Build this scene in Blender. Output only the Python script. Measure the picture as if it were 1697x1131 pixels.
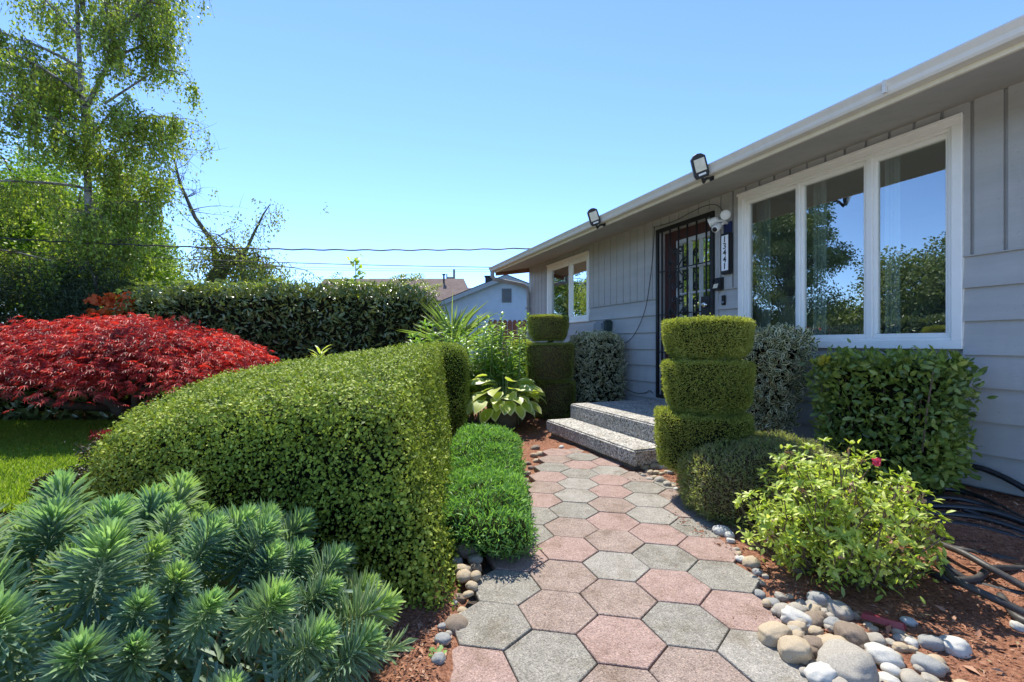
import bpy, bmesh, math, random
import numpy as np
from mathutils import Vector, Matrix, Euler
R = math.radians
for _o in list(bpy.data.objects): bpy.data.objects.remove(_o)
scn = bpy.context.scene
COL = scn.collection
# ------------------------------------------------------------------ camera, sky, sun, exposure
cam = bpy.data.cameras.new("camera"); cam_o = bpy.data.objects.new("camera", cam); COL.objects.link(cam_o)
cam.sensor_width = 36; cam.lens = 16.0; cam.shift_y = 0.00265; cam.clip_start = 0.05; cam.clip_end = 3000
cam_o.location = (0, 0, 1.0); cam_o.rotation_euler = (R(90), 0, 0)
scn.camera = cam_o
SUN_EL, SUN_AZ = 58.0, -15.5          # azimuth clockwise from +Y
world = bpy.data.worlds.new("World"); scn.world = world; world.use_nodes = True
_nt = world.node_tree
_sky = _nt.nodes.new('ShaderNodeTexSky'); _sky.sky_type = 'NISHITA'; _sky.sun_disc = False
_sky.sun_elevation = R(SUN_EL); _sky.sun_rotation = R(SUN_AZ); _sky.altitude = 0; _sky.air_density = 0.56; _sky.dust_density = 0.0; _sky.ozone_density = 6.5
_nt.links.new(_sky.outputs[0], _nt.nodes['Background'].inputs[0]); _nt.nodes['Background'].inputs[1].default_value = 0.15
sun = bpy.data.lights.new("sun", 'SUN'); sun_o = bpy.data.objects.new("sun", sun); COL.objects.link(sun_o)
sun.energy = 2.7; sun.angle = R(0.5); sun.color = (1.0, 0.95, 0.86)
_sd = Vector((math.sin(R(SUN_AZ)) * math.cos(R(SUN_EL)), math.cos(R(SUN_AZ)) * math.cos(R(SUN_EL)), math.sin(R(SUN_EL))))
sun_o.rotation_euler = _sd.to_track_quat('Z', 'Y').to_euler(); sun_o.location = (-5, 12, 14)
scn.view_settings.view_transform = 'Standard'; scn.view_settings.look = 'None'; scn.view_settings.gamma = 1
scn.view_settings.exposure = 1.5
scn.cycles.max_bounces = 8; scn.cycles.transparent_max_bounces = 12; scn.cycles.use_denoising = True

rng = np.random.default_rng(7); random.seed(7)
def rnd(a, b): return float(rng.uniform(a, b))
TH = R(21.9); CT, ST = math.cos(TH), math.sin(TH)
def h2w(X, Y, z=0.0): return (X * CT - Y * ST, X * ST + Y * CT, z)     # house frame -> world
def w2h(x, y): return (x * CT + y * ST, -x * ST + y * CT)

# ------------------------------------------------------------------ object helpers
def tagp(o, label=None, cat=None, group=None, kind=None):
    if label: o['label'] = label
    if cat: o['category'] = cat
    if group: o['group'] = group
    if kind: o['kind'] = kind
    return o
def thing(name, label, cat, loc=(0, 0, 0), rz=0.0, group=None):
    o = bpy.data.objects.new(name, None); COL.objects.link(o); o.location = loc; o.rotation_euler = (0, 0, rz); o.empty_display_size = 0.1
    return tagp(o, label, cat, group)
def link(name, me, parent=None, loc=(0, 0, 0)):
    o = bpy.data.objects.new(name, me); COL.objects.link(o); o.location = loc
    if parent is not None: o.parent = parent
    return o
class Geo:
    def __init__(s): s.v = []; s.f = []
    def add(s, vs, fs):
        n = len(s.v); s.v.extend([tuple(map(float, p)) for p in vs]); s.f.extend([tuple(i + n for i in f) for f in fs])
    def box(s, x0, x1, y0, y1, z0, z1):
        s.add([(x0,y0,z0),(x1,y0,z0),(x1,y1,z0),(x0,y1,z0),(x0,y0,z1),(x1,y0,z1),(x1,y1,z1),(x0,y1,z1)],
              [(0,3,2,1),(4,5,6,7),(0,1,5,4),(1,2,6,5),(2,3,7,6),(3,0,4,7)])
    def prism(s, prof, axis_pts):           # closed profile given in 3D at both ends
        a, b = axis_pts; n = len(prof)
        va = [tuple(np.array(p) + np.array(a)) for p in prof]; vb = [tuple(np.array(p) + np.array(b)) for p in prof]
        s.add(va + vb, [tuple(range(n))[::-1], tuple(range(n, 2 * n))] + [(i, (i + 1) % n, n + (i + 1) % n, n + i) for i in range(n)])
    def tube(s, pts, rad, n=6, cap=True):
        pts = [np.array(p, float) for p in pts]; m = len(pts)
        if np.isscalar(rad): rad = [rad] * m
        up = np.array([0.13, 0.21, 0.97]); vs = []; prev = None
        for i in range(m):
            t = pts[min(i + 1, m - 1)] - pts[max(i - 1, 0)]; t = t / (np.linalg.norm(t) + 1e-9)
            a = np.cross(t, up) if prev is None else prev - t * np.dot(prev, t)
            if np.linalg.norm(a) < 1e-4: a = np.cross(t, np.array([1, 0, 0.1]))
            a = a / np.linalg.norm(a); prev = a; b = np.cross(t, a)
            for k in range(n):
                q = 2 * math.pi * k / n; vs.append(pts[i] + rad[i] * (math.cos(q) * a + math.sin(q) * b))
        fs = []
        for i in range(m - 1):
            for k in range(n): fs.append((i*n+k, i*n+(k+1)%n, (i+1)*n+(k+1)%n, (i+1)*n+k))
        if cap: fs.append(tuple(range(n))[::-1]); fs.append(tuple(range((m-1)*n, m*n)))
        s.add(vs, fs)
    def build(s, name, mat, parent=None, smooth=False, loc=(0, 0, 0), bevel=0.0, segs=2):
        me = bpy.data.meshes.new(name); me.from_pydata(s.v, [], s.f); me.validate()
        bm = bmesh.new(); bm.from_mesh(me); bmesh.ops.recalc_face_normals(bm, faces=bm.faces[:])
        if bevel > 0:
            ed = [e for e in bm.edges if len(e.link_faces) == 2 and e.calc_face_angle(0) > 0.5]
            bmesh.ops.bevel(bm, geom=ed, offset=bevel, segments=segs, affect='EDGES', clamp_overlap=True)
        bm.to_mesh(me); bm.free()
        if smooth: me.polygons.foreach_set('use_smooth', [True] * len(me.polygons))
        me.materials.append(mat)
        return link(name, me, parent, loc)
def npmesh(name, V, T, mat, attrs=None, smooth=False):
    me = bpy.data.meshes.new(name); nv, nt, k = len(V), len(T), T.shape[1]
    me.vertices.add(nv); me.vertices.foreach_set('co', np.ascontiguousarray(V, np.float32).ravel())
    me.loops.add(nt * k); me.loops.foreach_set('vertex_index', np.ascontiguousarray(T, np.int32).ravel())
    me.polygons.add(nt); me.polygons.foreach_set('loop_start', np.arange(0, nt * k, k, dtype=np.int32))
    try: me.polygons.foreach_set('loop_total', np.full(nt, k, np.int32))
    except Exception: pass
    for nm, arr in (attrs or {}).items():
        a = me.attributes.new(nm, 'FLOAT', 'POINT'); a.data.foreach_set('value', np.ascontiguousarray(arr, np.float32))
    if smooth: me.polygons.foreach_set('use_smooth', np.ones(nt, bool))
    me.update(); me.validate(); me.materials.append(mat)
    return me
# leaf templates: (along, across, normal), triangles, edge attribute
def TM(v, t, e): return np.array(v, float), np.array(t, int), np.array(e, float)
T_DIA = TM([(0,0,0),(.45,-.5,.1),(1,0,-.08),(.45,.5,.1)], [(0,1,2),(0,2,3)], [0,1,.6,1])
T_VAR = TM([(0,0,0),(.3,-.42,.08),(.65,-.42,.06),(1,0,-.1),(.65,.42,.06),(.3,.42,.08),(.5,0,0)],
           [(0,1,6),(1,2,6),(2,3,6),(3,4,6),(4,5,6),(5,0,6)], [.6,1,1,1,1,1,0])
T_LONG = TM([(0,0,0),(.3,-.4,.05),(.3,0,.02),(.3,.4,.05),(.68,-.42,-.02),(.68,0,-.06),(.68,.42,-.02),(1,0,-.2)],
            [(0,1,2),(0,2,3),(1,4,5),(1,5,2),(2,5,6),(2,6,3),(4,7,5),(5,7,6)], [0,1,0,1,1,0,1,.5])
T_OBL = TM([(0,-.2,0),(0,.2,0),(.35,-.34,.03),(.35,.34,.03),(.35,0,-.02),(.78,-.5,.02),(.78,.5,.02),(.78,0,-.03),(1,0,-.05)],
           [(0,4,2),(0,1,4),(1,3,4),(2,4,7),(2,7,5),(4,3,6),(4,6,7),(5,7,8),(7,6,8)], [0,0,.8,.8,0,1,1,0,1])
def _pal():
    v, t, e = [], [], []
    for a, l in ((-100,.5),(-62,.8),(-30,.95),(0,1),(30,.95),(62,.8),(100,.5)):
        a = R(a); c, s = math.cos(a), math.sin(a); n = len(v); w = .055
        v += [(0,0,0), (c*l*.5+s*w, s*l*.5-c*w, -.02), (c*l, s*l, -.3*l), (c*l*.5-s*w, s*l*.5+c*w, -.02)]
        t += [(n,n+1,n+2),(n,n+2,n+3)]; e += [0,.5,1,.5]
    return TM(v, t, e)
T_PAL = _pal()
def norm(a): return a / (np.linalg.norm(a, axis=-1, keepdims=True) + 1e-9)
def leaf_mesh(name, tmpl, P, A, N, L, W, mat, rnds=None):
    v, t, e = tmpl; n = len(P); k = len(v)
    A = norm(np.asarray(A, float)); S = np.cross(N, A); bad = np.linalg.norm(S, axis=1) < 1e-4
    S[bad] = np.cross(A[bad], np.array([.3, .5, .8])); S = norm(S); Nn = np.cross(A, S)
    L = np.broadcast_to(np.asarray(L, float), (n,)); W = np.broadcast_to(np.asarray(W, float), (n,))
    V = (P[:, None, :] + A[:, None, :] * (v[None, :, 0:1] * L[:, None, None]) + S[:, None, :] * (v[None, :, 1:2] * W[:, None, None])
         + Nn[:, None, :] * (v[None, :, 2:3] * L[:, None, None])).reshape(-1, 3)
    T = (t[None] + (np.arange(n) * k)[:, None, None]).reshape(-1, 3)
    if rnds is None: rnds = rng.random(n)
    return npmesh(name, V, T, mat, {'rnd': np.repeat(rnds, k), 'edge': np.tile(e, n)})
def leaves(name, parent, *a, **k): return link(name, leaf_mesh(name, *a, **k), parent)
def rdir(n): return norm(rng.normal(size=(n, 3)))
def wob(P, s, seed=0):
    P = np.asarray(P) * s; r = np.random.default_rng(seed); o = np.zeros(len(P))
    for i in range(6):
        k = r.normal(size=3) * (1 + .35 * i); o += np.sin(P @ k + r.uniform(0, 6.28)) / (1 + .4 * i)
    return o / 3.2
def vnorms(V, T):
    fn = np.cross(V[T[:,1]] - V[T[:,0]], V[T[:,2]] - V[T[:,0]]); N = np.zeros_like(V)
    for k in range(3): np.add.at(N, T[:, k], fn)
    return norm(N)
def sample(V, T, n, N=None):
    a = V[T[:,0]]; b = V[T[:,1]]; c = V[T[:,2]]
    ar = np.linalg.norm(np.cross(b - a, c - a), axis=1); f = rng.choice(len(T), n, p=ar / ar.sum())
    u = rng.random((n, 1)); w = rng.random((n, 1)); m = (u + w) > 1; u = np.where(m, 1 - u, u); w = np.where(m, 1 - w, w)
    if N is None: N = vnorms(V, T)
    P = a[f] + u * (b[f] - a[f]) + w * (c[f] - a[f])
    Nn = norm(N[T[f,0]] * (1 - u - w) + N[T[f,1]] * u + N[T[f,2]] * w)
    return P, Nn
def grid_tris(m, n, wrap=True):
    q = []
    for i in range(m - 1):
        for j in range(n if wrap else n - 1):
            j2 = (j + 1) % n; q += [(i*n+j, i*n+j2, (i+1)*n+j2), (i*n+j, (i+1)*n+j2, (i+1)*n+j)]
    return np.array(q)
def superbox(e=.3, m=44, n=88):             # rounded box in [-1,1]^3
    ph = np.linspace(-math.pi/2, math.pi/2, m); th = np.linspace(0, 2*math.pi, n, endpoint=False)
    f = lambda x: np.sign(x) * np.abs(x) ** e
    PH, TH_ = np.meshgrid(ph, th, indexing='ij')
    V = np.stack([f(np.cos(PH)) * f(np.cos(TH_)), f(np.cos(PH)) * f(np.sin(TH_)), f(np.sin(PH))], -1).reshape(-1, 3)
    T = grid_tris(m, n)
    return V, T
def revolve(prof, n=48):
    th = np.linspace(0, 2*math.pi, n, endpoint=False)
    V = np.array([(r*math.cos(t), r*math.sin(t), z) for r, z in prof for t in th]); return V, grid_tris(len(prof), n)
def fixout(V, T):                             # make triangles face away from the centroid
    c = V.mean(0); fn = np.cross(V[T[:,1]]-V[T[:,0]], V[T[:,2]]-V[T[:,0]]); mid = V[T].mean(1)
    if ((fn * (mid - c)).sum(1) > 0).mean() < .5: T = T[:, ::-1]
    return T
def clipped(parent, V, T, n, L, W, mleaf, mcore, depth=.02, core=.03, tmpl=T_DIA, out=.55, nm='foliage', rough=.012, rs=9.0, cn='occluding_core', bare=0.0, up=0.2, nn=.7, stray=.03):
    T = fixout(V, T); N = vnorms(V, T); V = V + N * (wob(V, rs, 3) * rough)[:, None]
    P, Nn = sample(V, T, n, N)
    if bare > 0:                                # thin patches
        keep = rng.random(n) > bare * np.clip(wob(P, 14, 11) + .2, 0, 1) * 1.6; P, Nn = P[keep], Nn[keep]; n = len(P)
    P = P - Nn * (np.abs(rng.normal(size=(n, 1))) * depth) + Nn * (rng.random((n, 1)) ** 3 * depth * .8)
    A = norm(Nn * out + rdir(n) * .8 + np.array([0, 0, up])); NN = norm(Nn * nn + rdir(n) * .8)
    l = L * rng.uniform(.6, 1.35, n); k = rng.random(n) < stray; P[k] += Nn[k] * (rng.random((k.sum(), 1)) ** 2 * L * 1.1)
    leaves(nm, parent, tmpl, P, A, NN, l, l * (W / L), mleaf, np.clip(.5 + .22 * wob(P, 5.5, 21) + .18 * wob(P, 19, 22) + rng.normal(size=n) * .2, 0, 1))
    if mcore is not None:  # solid core standing for dense twigs, added to block light inside the shrub
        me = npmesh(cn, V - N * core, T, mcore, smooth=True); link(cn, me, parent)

# ------------------------------------------------------------------ materials
def newmat(name):
    m = bpy.data.materials.new(name); m.use_nodes = True; nt = m.node_tree; return m, nt, nt.nodes, nt.links, nt.nodes['Principled BSDF']
def ramp(nd, stops):
    r = nd.new('ShaderNodeValToRGB'); e = r.color_ramp.elements
    while len(e) < len(stops): e.new(0.5)
    for i, (p, c) in enumerate(stops): e[i].position = p; e[i].color = (*c, 1)
    return r
def leafmat(name, cols, margin=None, mpos=.62, rough=.45, trans=.3, spec=.4, tcol=None, objvar=None):
    m, nt, nd, lk, b = newmat(name)
    a = nd.new('ShaderNodeAttribute'); a.attribute_name = 'rnd'
    cr = ramp(nd, [(i / max(1, len(cols) - 1), c) for i, c in enumerate(cols)]); lk.new(a.outputs['Fac'], cr.inputs[0]); col = cr.outputs[0]
    if margin:
        e = nd.new('ShaderNodeAttribute'); e.attribute_name = 'edge'
        er = ramp(nd, [(mpos - .06, (0,0,0)), (mpos + .06, (1,1,1))]); lk.new(e.outputs['Fac'], er.inputs[0])
        mx = nd.new('ShaderNodeMix'); mx.data_type = 'RGBA'; lk.new(er.outputs[0], mx.inputs[0]); lk.new(col, mx.inputs[6]); mx.inputs[7].default_value = (*margin, 1); col = mx.outputs[2]
    if objvar:                                  # each shoot its own age: fresher or greyer green
        oi = nd.new('ShaderNodeObjectInfo'); orr = ramp(nd, objvar); lk.new(oi.outputs['Random'], orr.inputs[0]); mo = nd.new('ShaderNodeMix'); mo.data_type = 'RGBA'; mo.blend_type = 'MULTIPLY'; mo.inputs[0].default_value = 1
        lk.new(col, mo.inputs[6]); lk.new(orr.outputs[0], mo.inputs[7]); col = mo.outputs[2]
    lk.new(col, b.inputs['Base Color']); b.inputs['Roughness'].default_value = rough; b.inputs['Specular IOR Level'].default_value = spec
    t = nd.new('ShaderNodeBsdfTranslucent'); hs = nd.new('ShaderNodeMix'); hs.data_type = 'RGBA'; hs.blend_type = 'MULTIPLY'; hs.inputs[0].default_value = 1
    lk.new(col, hs.inputs[6]); hs.inputs[7].default_value = (*(tcol or (1.5, 1.6, .7)), 1); lk.new(hs.outputs[2], t.inputs[0])
    ms = nd.new('ShaderNodeMixShader'); ms.inputs[0].default_value = trans; lk.new(b.outputs[0], ms.inputs[1]); lk.new(t.outputs[0], ms.inputs[2])
    lk.new(ms.outputs[0], nd['Material Output'].inputs[0]); return m
def solid(name, c1, c2=None, scale=8, rough=.6, bump=0.0, bscale=None, spec=.4, detail=6, metal=0, stretch=None, p=(.35, .65), bdist=.01):
    m, nt, nd, lk, b = newmat(name); b.inputs['Roughness'].default_value = rough; b.inputs['Specular IOR Level'].default_value = spec; b.inputs['Metallic'].default_value = metal
    tc = nd.new('ShaderNodeTexCoord'); src = tc.outputs['Object']
    if stretch:
        mp = nd.new('ShaderNodeMapping'); mp.inputs['Scale'].default_value = stretch; lk.new(src, mp.inputs[0]); src = mp.outputs[0]
    if c2 is None: b.inputs['Base Color'].default_value = (*c1, 1)
    else:
        n = nd.new('ShaderNodeTexNoise'); n.inputs['Scale'].default_value = scale; n.inputs['Detail'].default_value = detail; n.inputs['Roughness'].default_value = .65; lk.new(src, n.inputs[0])
        r = ramp(nd, [(p[0], c1), (p[1], c2)]); lk.new(n.outputs[0], r.inputs[0]); lk.new(r.outputs[0], b.inputs['Base Color'])
    if bump > 0:
        n2 = nd.new('ShaderNodeTexNoise'); n2.inputs['Scale'].default_value = bscale or scale * 4; n2.inputs['Detail'].default_value = 5; lk.new(src, n2.inputs[0])
        bp = nd.new('ShaderNodeBump'); bp.inputs['Strength'].default_value = bump; bp.inputs['Distance'].default_value = bdist; lk.new(n2.outputs[0], bp.inputs['Height']); lk.new(bp.outputs[0], b.inputs['Normal'])
    return m
def aggregate(name, base, base2, dark, light, vs=240, amt=.5, bump=.5, rough=.85, bdist=.004):   # concrete with visible stones
    m, nt, nd, lk, b = newmat(name); b.inputs['Roughness'].default_value = rough; b.inputs['Specular IOR Level'].default_value = .25
    g = nd.new('ShaderNodeNewGeometry'); src = g.outputs['Position']
    n = nd.new('ShaderNodeTexNoise'); n.inputs['Scale'].default_value = 14; n.inputs['Detail'].default_value = 8; n.inputs['Roughness'].default_value = .7; lk.new(src, n.inputs[0])
    r = ramp(nd, [(.3, base), (.7, base2)]); lk.new(n.outputs[0], r.inputs[0])
    v = nd.new('ShaderNodeTexVoronoi'); v.inputs['Scale'].default_value = vs; lk.new(src, v.inputs[0])
    sep = nd.new('ShaderNodeSeparateColor'); lk.new(v.outputs['Color'], sep.inputs[0])
    r2 = ramp(nd, [(.0, dark), (.22, dark), (.3, (0.5,0.5,0.5)), (.82, (.5,.5,.5)), (.9, light), (1, light)]); lk.new(sep.outputs[0], r2.inputs[0])
    mx = nd.new('ShaderNodeMix'); mx.data_type = 'RGBA'; mx.blend_type = 'OVERLAY'; mx.inputs[0].default_value = amt
    lk.new(r.outputs[0], mx.inputs[6]); lk.new(r2.outputs[0], mx.inputs[7]); n4 = nd.new('ShaderNodeTexNoise'); n4.inputs['Scale'].default_value = 5.5; n4.inputs['Detail'].default_value = 7; n4.inputs['Roughness'].default_value = .72; lk.new(src, n4.inputs[0])
    r4 = ramp(nd, [(.3, (.62,.58,.5)), (.48, (.95,.94,.92)), (.75, (1.0,1.0,1.0))]); lk.new(n4.outputs[0], r4.inputs[0])
    m4 = nd.new('ShaderNodeMix'); m4.data_type = 'RGBA'; m4.blend_type = 'MULTIPLY'; m4.inputs[0].default_value = 1; lk.new(mx.outputs[2], m4.inputs[6]); lk.new(r4.outputs[0], m4.inputs[7]); lk.new(m4.outputs[2], b.inputs['Base Color'])
    bp = nd.new('ShaderNodeBump'); bp.inputs['Strength'].default_value = bump; bp.inputs['Distance'].default_value = bdist; lk.new(v.outputs['Distance'], bp.inputs['Height']); lk.new(bp.outputs[0], b.inputs['Normal'])
    return m
M = {}
M['siding'] = solid('siding_paint', (.365,.362,.345), (.44,.437,.42), 2.2, .55, .16, 70, .3, stretch=(1,.3,2.6), detail=10)
def weather(m, dark, sc=(8, 1.2, 55), thr=.66, amt=.55):
    nt = m.node_tree; nd, lk = nt.nodes, nt.links; b = nd['Principled BSDF']; src = b.inputs['Base Color'].links[0].from_socket; tc = nd.new('ShaderNodeTexCoord')
    n = nd.new('ShaderNodeTexNoise'); n.inputs['Scale'].default_value = sc[2]; n.inputs['Detail'].default_value = 3; lk.new(tc.outputs['Object'], n.inputs[0]); r = ramp(nd, [(thr, (0,0,0)), (thr + .06, (1,1,1))]); lk.new(n.outputs[0], r.inputs[0])
    mp = nd.new('ShaderNodeMapping'); mp.inputs['Scale'].default_value = (3, sc[0], sc[1]); lk.new(tc.outputs['Object'], mp.inputs[0]); n2 = nd.new('ShaderNodeTexNoise'); n2.inputs['Scale'].default_value = 1.5; n2.inputs['Detail'].default_value = 7; lk.new(mp.outputs[0], n2.inputs[0]); r2 = ramp(nd, [(.5, (0,0,0)), (.75, (.6,.6,.6))]); lk.new(n2.outputs[0], r2.inputs[0])
    ad = nd.new('ShaderNodeMath'); ad.operation = 'MULTIPLY_ADD'; lk.new(r.outputs[0], ad.inputs[0]); ad.inputs[1].default_value = amt; m2 = nd.new('ShaderNodeMath'); m2.operation = 'MULTIPLY'; lk.new(r2.outputs[0], m2.inputs[0]); m2.inputs[1].default_value = .5; lk.new(m2.outputs[0], ad.inputs[2]); ad.use_clamp = True
    mx = nd.new('ShaderNodeMix'); mx.data_type = 'RGBA'; lk.new(ad.outputs[0], mx.inputs[0]); lk.new(src, mx.inputs[6]); mx.inputs[7].default_value = (*dark, 1); lk.new(mx.outputs[2], b.inputs['Base Color'])
weather(M['siding'], (.29,.295,.295))
M['soffit'] = solid('soffit_paint', (.37,.35,.31), (.42,.395,.35), 2.5, .65, .1, 50)
M['gutter'] = solid('gutter_metal', (.6,.575,.51), (.7,.675,.61), 5, .45, .05, 30, stretch=(1,.15,3))
M['fascia'] = solid('fascia_paint', (.66,.6,.46), (.74,.69,.55), 6, .6, .1, 40, stretch=(1,.2,3))
M['vinyl'] = solid('white_vinyl', (.82,.81,.76), (.87,.86,.82), 4, .35, 0)
M['black'] = solid('black_metal', (.012,.012,.013), (.02,.02,.021), 20, .45, .1, 200)
M['blackplastic'] = solid('black_plastic', (.015,.015,.016), None, rough=.4)
M['door'] = solid('maroon_door', (.055,.022,.02), (.075,.03,.026), 6, .4)
M['chrome'] = solid('brushed_metal', (.7,.7,.68), None, rough=.2, metal=1)
M['whiteplastic'] = solid('white_plastic', (.75,.75,.72), None, rough=.35)
M['navy'] = solid('navy_plastic', (.015,.025,.09), None, rough=.35)
M['greyplastic'] = solid('grey_plastic', (.2,.225,.25), (.23,.255,.28), 6, .45)
M['greenplastic'] = solid('dark_green_plastic', (.03,.05,.045), None, rough=.5)
M['ledface'] = solid('led_lens', (.6,.55,.4), (.72,.66,.5), 30, .3)
weather(M['gutter'], (.48,.46,.42), (14, 1.2, 40), .72, .3); weather(M['fascia'], (.46,.4,.3), (14, 1.0, 45), .7, .4); weather(M['soffit'], (.24,.23,.2), (6, 3, 30), .7)
M['shingle'] = solid('dark_shingles', (.03,.03,.032), (.06,.058,.055), 25, .9, .5, 60)
M['brownroof'] = solid('brown_shingles', (.13,.085,.07), (.2,.14,.115), 3, .9, .4, 20)
M['bluehouse'] = solid('pale_blue_paint', (.45,.5,.6), (.52,.57,.66), 2, .7, .1, 20)
M['trimgrey'] = solid('grey_trim', (.35,.36,.38), None, rough=.6)
M['fence'] = solid('fence_wood', (.13,.06,.042), (.2,.095,.065), 4, .8, .3, 30, stretch=(6,6,.6))
M['concrete'] = aggregate('exposed_aggregate', (.38,.36,.32), (.52,.5,.455), (.08,.08,.075), (.95,.94,.9), vs=95, amt=.75, bump=1.0, bdist=.006)
M['paver_grey'] = aggregate('grey_paver', (.22,.205,.172), (.325,.305,.262), (.1,.1,.1), (.95,.93,.9), vs=300, amt=.5)
M['paver_lightgrey'] = aggregate('pale_grey_paver', (.275,.256,.22), (.37,.345,.3), (.13,.13,.13), (.95,.93,.9), vs=300, amt=.45)
M['paver_pink'] = aggregate('pink_paver', (.305,.212,.178), (.395,.288,.248), (.13,.09,.09), (.95,.88,.84), vs=300, amt=.45)
M['paver_brown'] = aggregate('brown_paver', (.265,.2,.165), (.355,.28,.235), (.1,.09,.09), (.95,.9,.86), vs=300, amt=.5)
M['jointsand'] = solid('joint_sand', (.03,.024,.018), (.065,.05,.035), 40, .95, .5, 90)
M['bark'] = solid('brown_bark', (.05,.035,.025), (.1,.075,.055), 14, .9, .6, 40)
M['birchbark'] = solid('birch_bark', (.05,.045,.04), (.3,.28,.25), 9, .8, .3, 40, stretch=(1,1,3), p=(.4,.56))
M['greybark'] = solid('mossy_bark', (.09,.085,.06), (.17,.15,.11), 10, .9, .6, 30)
M['darkcore'] = solid('hedge_twig_shade', (.008,.009,.005), (.022,.022,.011), 30, 1, .6, 60, spec=.03)  # near-black: shade deep among the twigs put into the colour
M['browncore'] = solid('dry_twigs', (.05,.035,.02), (.09,.06,.035), 40, 1, .6, 90, spec=.05)
M['greencore'] = solid('dense_leaf_mass', (.02,.03,.008), (.035,.05,.014), 50, 1, .6, 90, spec=.05)
M['stem'] = solid('green_stem', (.16,.22,.06), (.2,.26,.09), 20, .6)
M['twig'] = solid('woody_twig', (.09,.06,.04), (.16,.11,.075), 30, .85)
M['hose_black'] = solid('black_rubber', (.012,.012,.014), (.022,.022,.024), 12, .3, .1, 80, spec=.6)
M['hose_grey'] = solid('dusty_rubber', (.028,.026,.025), (.075,.068,.06), 14, .5, .15, 60)
M['pot'] = solid('olive_pot', (.1,.1,.075), (.14,.14,.1), 12, .7, .2, 40)
M['wire'] = solid('wire_rubber', (.03,.03,.03), None, rough=.6)
M['pole'] = solid('weathered_pole', (.16,.17,.12), (.22,.22,.16), 8, .9, .3, 30)
M['interior'] = solid('room_wall', (.6,.61,.57), None, rough=.9)
M['intfloor'] = solid('room_carpet', (.3,.27,.23), None, rough=.95)
M['curtain'] = solid('sheer_curtain', (.5,.57,.53), (.56,.62,.58), 5, .8)
def glassmat(name, refl, tint):
    m, nt, nd, lk, b = newmat(name); nd.remove(b)
    t = nd.new('ShaderNodeBsdfTransparent'); t.inputs[0].default_value = (*tint, 1)
    g = nd.new('ShaderNodeBsdfGlossy'); g.inputs['Roughness'].default_value = 0.0; g.inputs[0].default_value = (.9, .93, .9, 1)
    n = nd.new('ShaderNodeTexNoise'); n.inputs['Scale'].default_value = 1.3; bp = nd.new('ShaderNodeBump'); bp.inputs['Strength'].default_value = .02; bp.inputs['Distance'].default_value = .02
    tc = nd.new('ShaderNodeTexCoord'); lk.new(tc.outputs['Object'], n.inputs[0]); lk.new(n.outputs[0], bp.inputs['Height']); lk.new(bp.outputs[0], g.inputs['Normal'])
    f = nd.new('ShaderNodeFresnel'); f.inputs[0].default_value = 1.5; a = nd.new('ShaderNodeMath'); a.operation = 'ADD'; a.use_clamp = True; lk.new(f.outputs[0], a.inputs[0]); a.inputs[1].default_value = refl
    ms = nd.new('ShaderNodeMixShader'); lk.new(a.outputs[0], ms.inputs[0]); lk.new(t.outputs[0], ms.inputs[1]); lk.new(g.outputs[0], ms.inputs[2]); lk.new(ms.outputs[0], nd['Material Output'].inputs[0]); return m
M['glass'] = glassmat('window_glass', .36, (.7,.78,.76))
M['doorglass'] = glassmat('door_glass', .03, (.7,.72,.72))
# foliage
M['mirrorleaf'] = leafmat('muted_tree_leaf', [(.1,.14,.05),(.17,.22,.075),(.24,.3,.11)], rough=.55, trans=.22)  # muted green leaf colour for the trees mirrored in the window
M['boxleaf'] = leafmat('box_leaf', [(.05,.08,.014),(.17,.23,.03),(.37,.44,.06),(.55,.6,.13)], rough=.6, trans=.14, spec=.2)
M['yewleaf'] = leafmat('yew_needle', [(.14,.17,.035),(.24,.28,.05),(.36,.38,.08),(.46,.45,.12)], rough=.6, trans=.38)
M['juniper'] = leafmat('juniper_needle', [(.2,.23,.08),(.28,.34,.1),(.3,.25,.15),(.4,.48,.15)], rough=.6, trans=.35)
M['euonymus'] = leafmat('variegated_leaf', [(.055,.08,.03),(.085,.115,.04),(.11,.14,.055)], margin=(.78,.72,.5), mpos=.7, rough=.45, trans=.25)
M['laurel'] = leafmat('laurel_leaf', [(.08,.13,.035),(.14,.2,.045),(.24,.31,.06),(.4,.43,.1)], rough=.32, trans=.3, spec=.5)
M['yellowleaf'] = leafmat('yellow_leaf', [(.45,.4,.05),(.4,.36,.06)], trans=.3)
M['rhodo'] = leafmat('rhododendron_leaf', [(.075,.1,.035),(.12,.16,.05),(.17,.21,.07),(.24,.29,.1)], rough=.3, trans=.2, spec=.7)
M['azalea'] = leafmat('azalea_leaf', [(.22,.3,.045),(.36,.45,.075),(.5,.58,.11),(.6,.62,.2)], rough=.45, trans=.38)
M['spentflower'] = leafmat('spent_flower', [(.42,.27,.16),(.48,.3,.24),(.4,.16,.05)], rough=.8, trans=.2, tcol=(1.2,1,.8))
M['pinkflower'] = leafmat('pink_petal', [(.6,.06,.12),(.68,.12,.2)], rough=.6, trans=.3, tcol=(1.3,.8,.8))
M['orangeflower'] = leafmat('orange_petal', [(.55,.1,.025),(.65,.18,.04)], rough=.6, trans=.3, tcol=(1.3,.9,.7))
M['maple'] = leafmat('red_maple_leaf', [(.13,.02,.024),(.36,.035,.032),(.66,.06,.04),(.64,.2,.16)], rough=.42, trans=.34, tcol=(1.4,.85,.65), spec=.5)
M['euphorbia'] = leafmat('spurge_leaf', [(.19,.28,.21),(.25,.355,.25),(.31,.42,.25),(.43,.5,.43)], rough=.6, trans=.28, spec=.2, tcol=(1.2,1.4,.7), objvar=[(0, (.72,.78,.8)), (.35, (1,1,1)), (.65, (1.12,1.05,.8)), (1, (.85,.95,1.0))])
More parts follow.
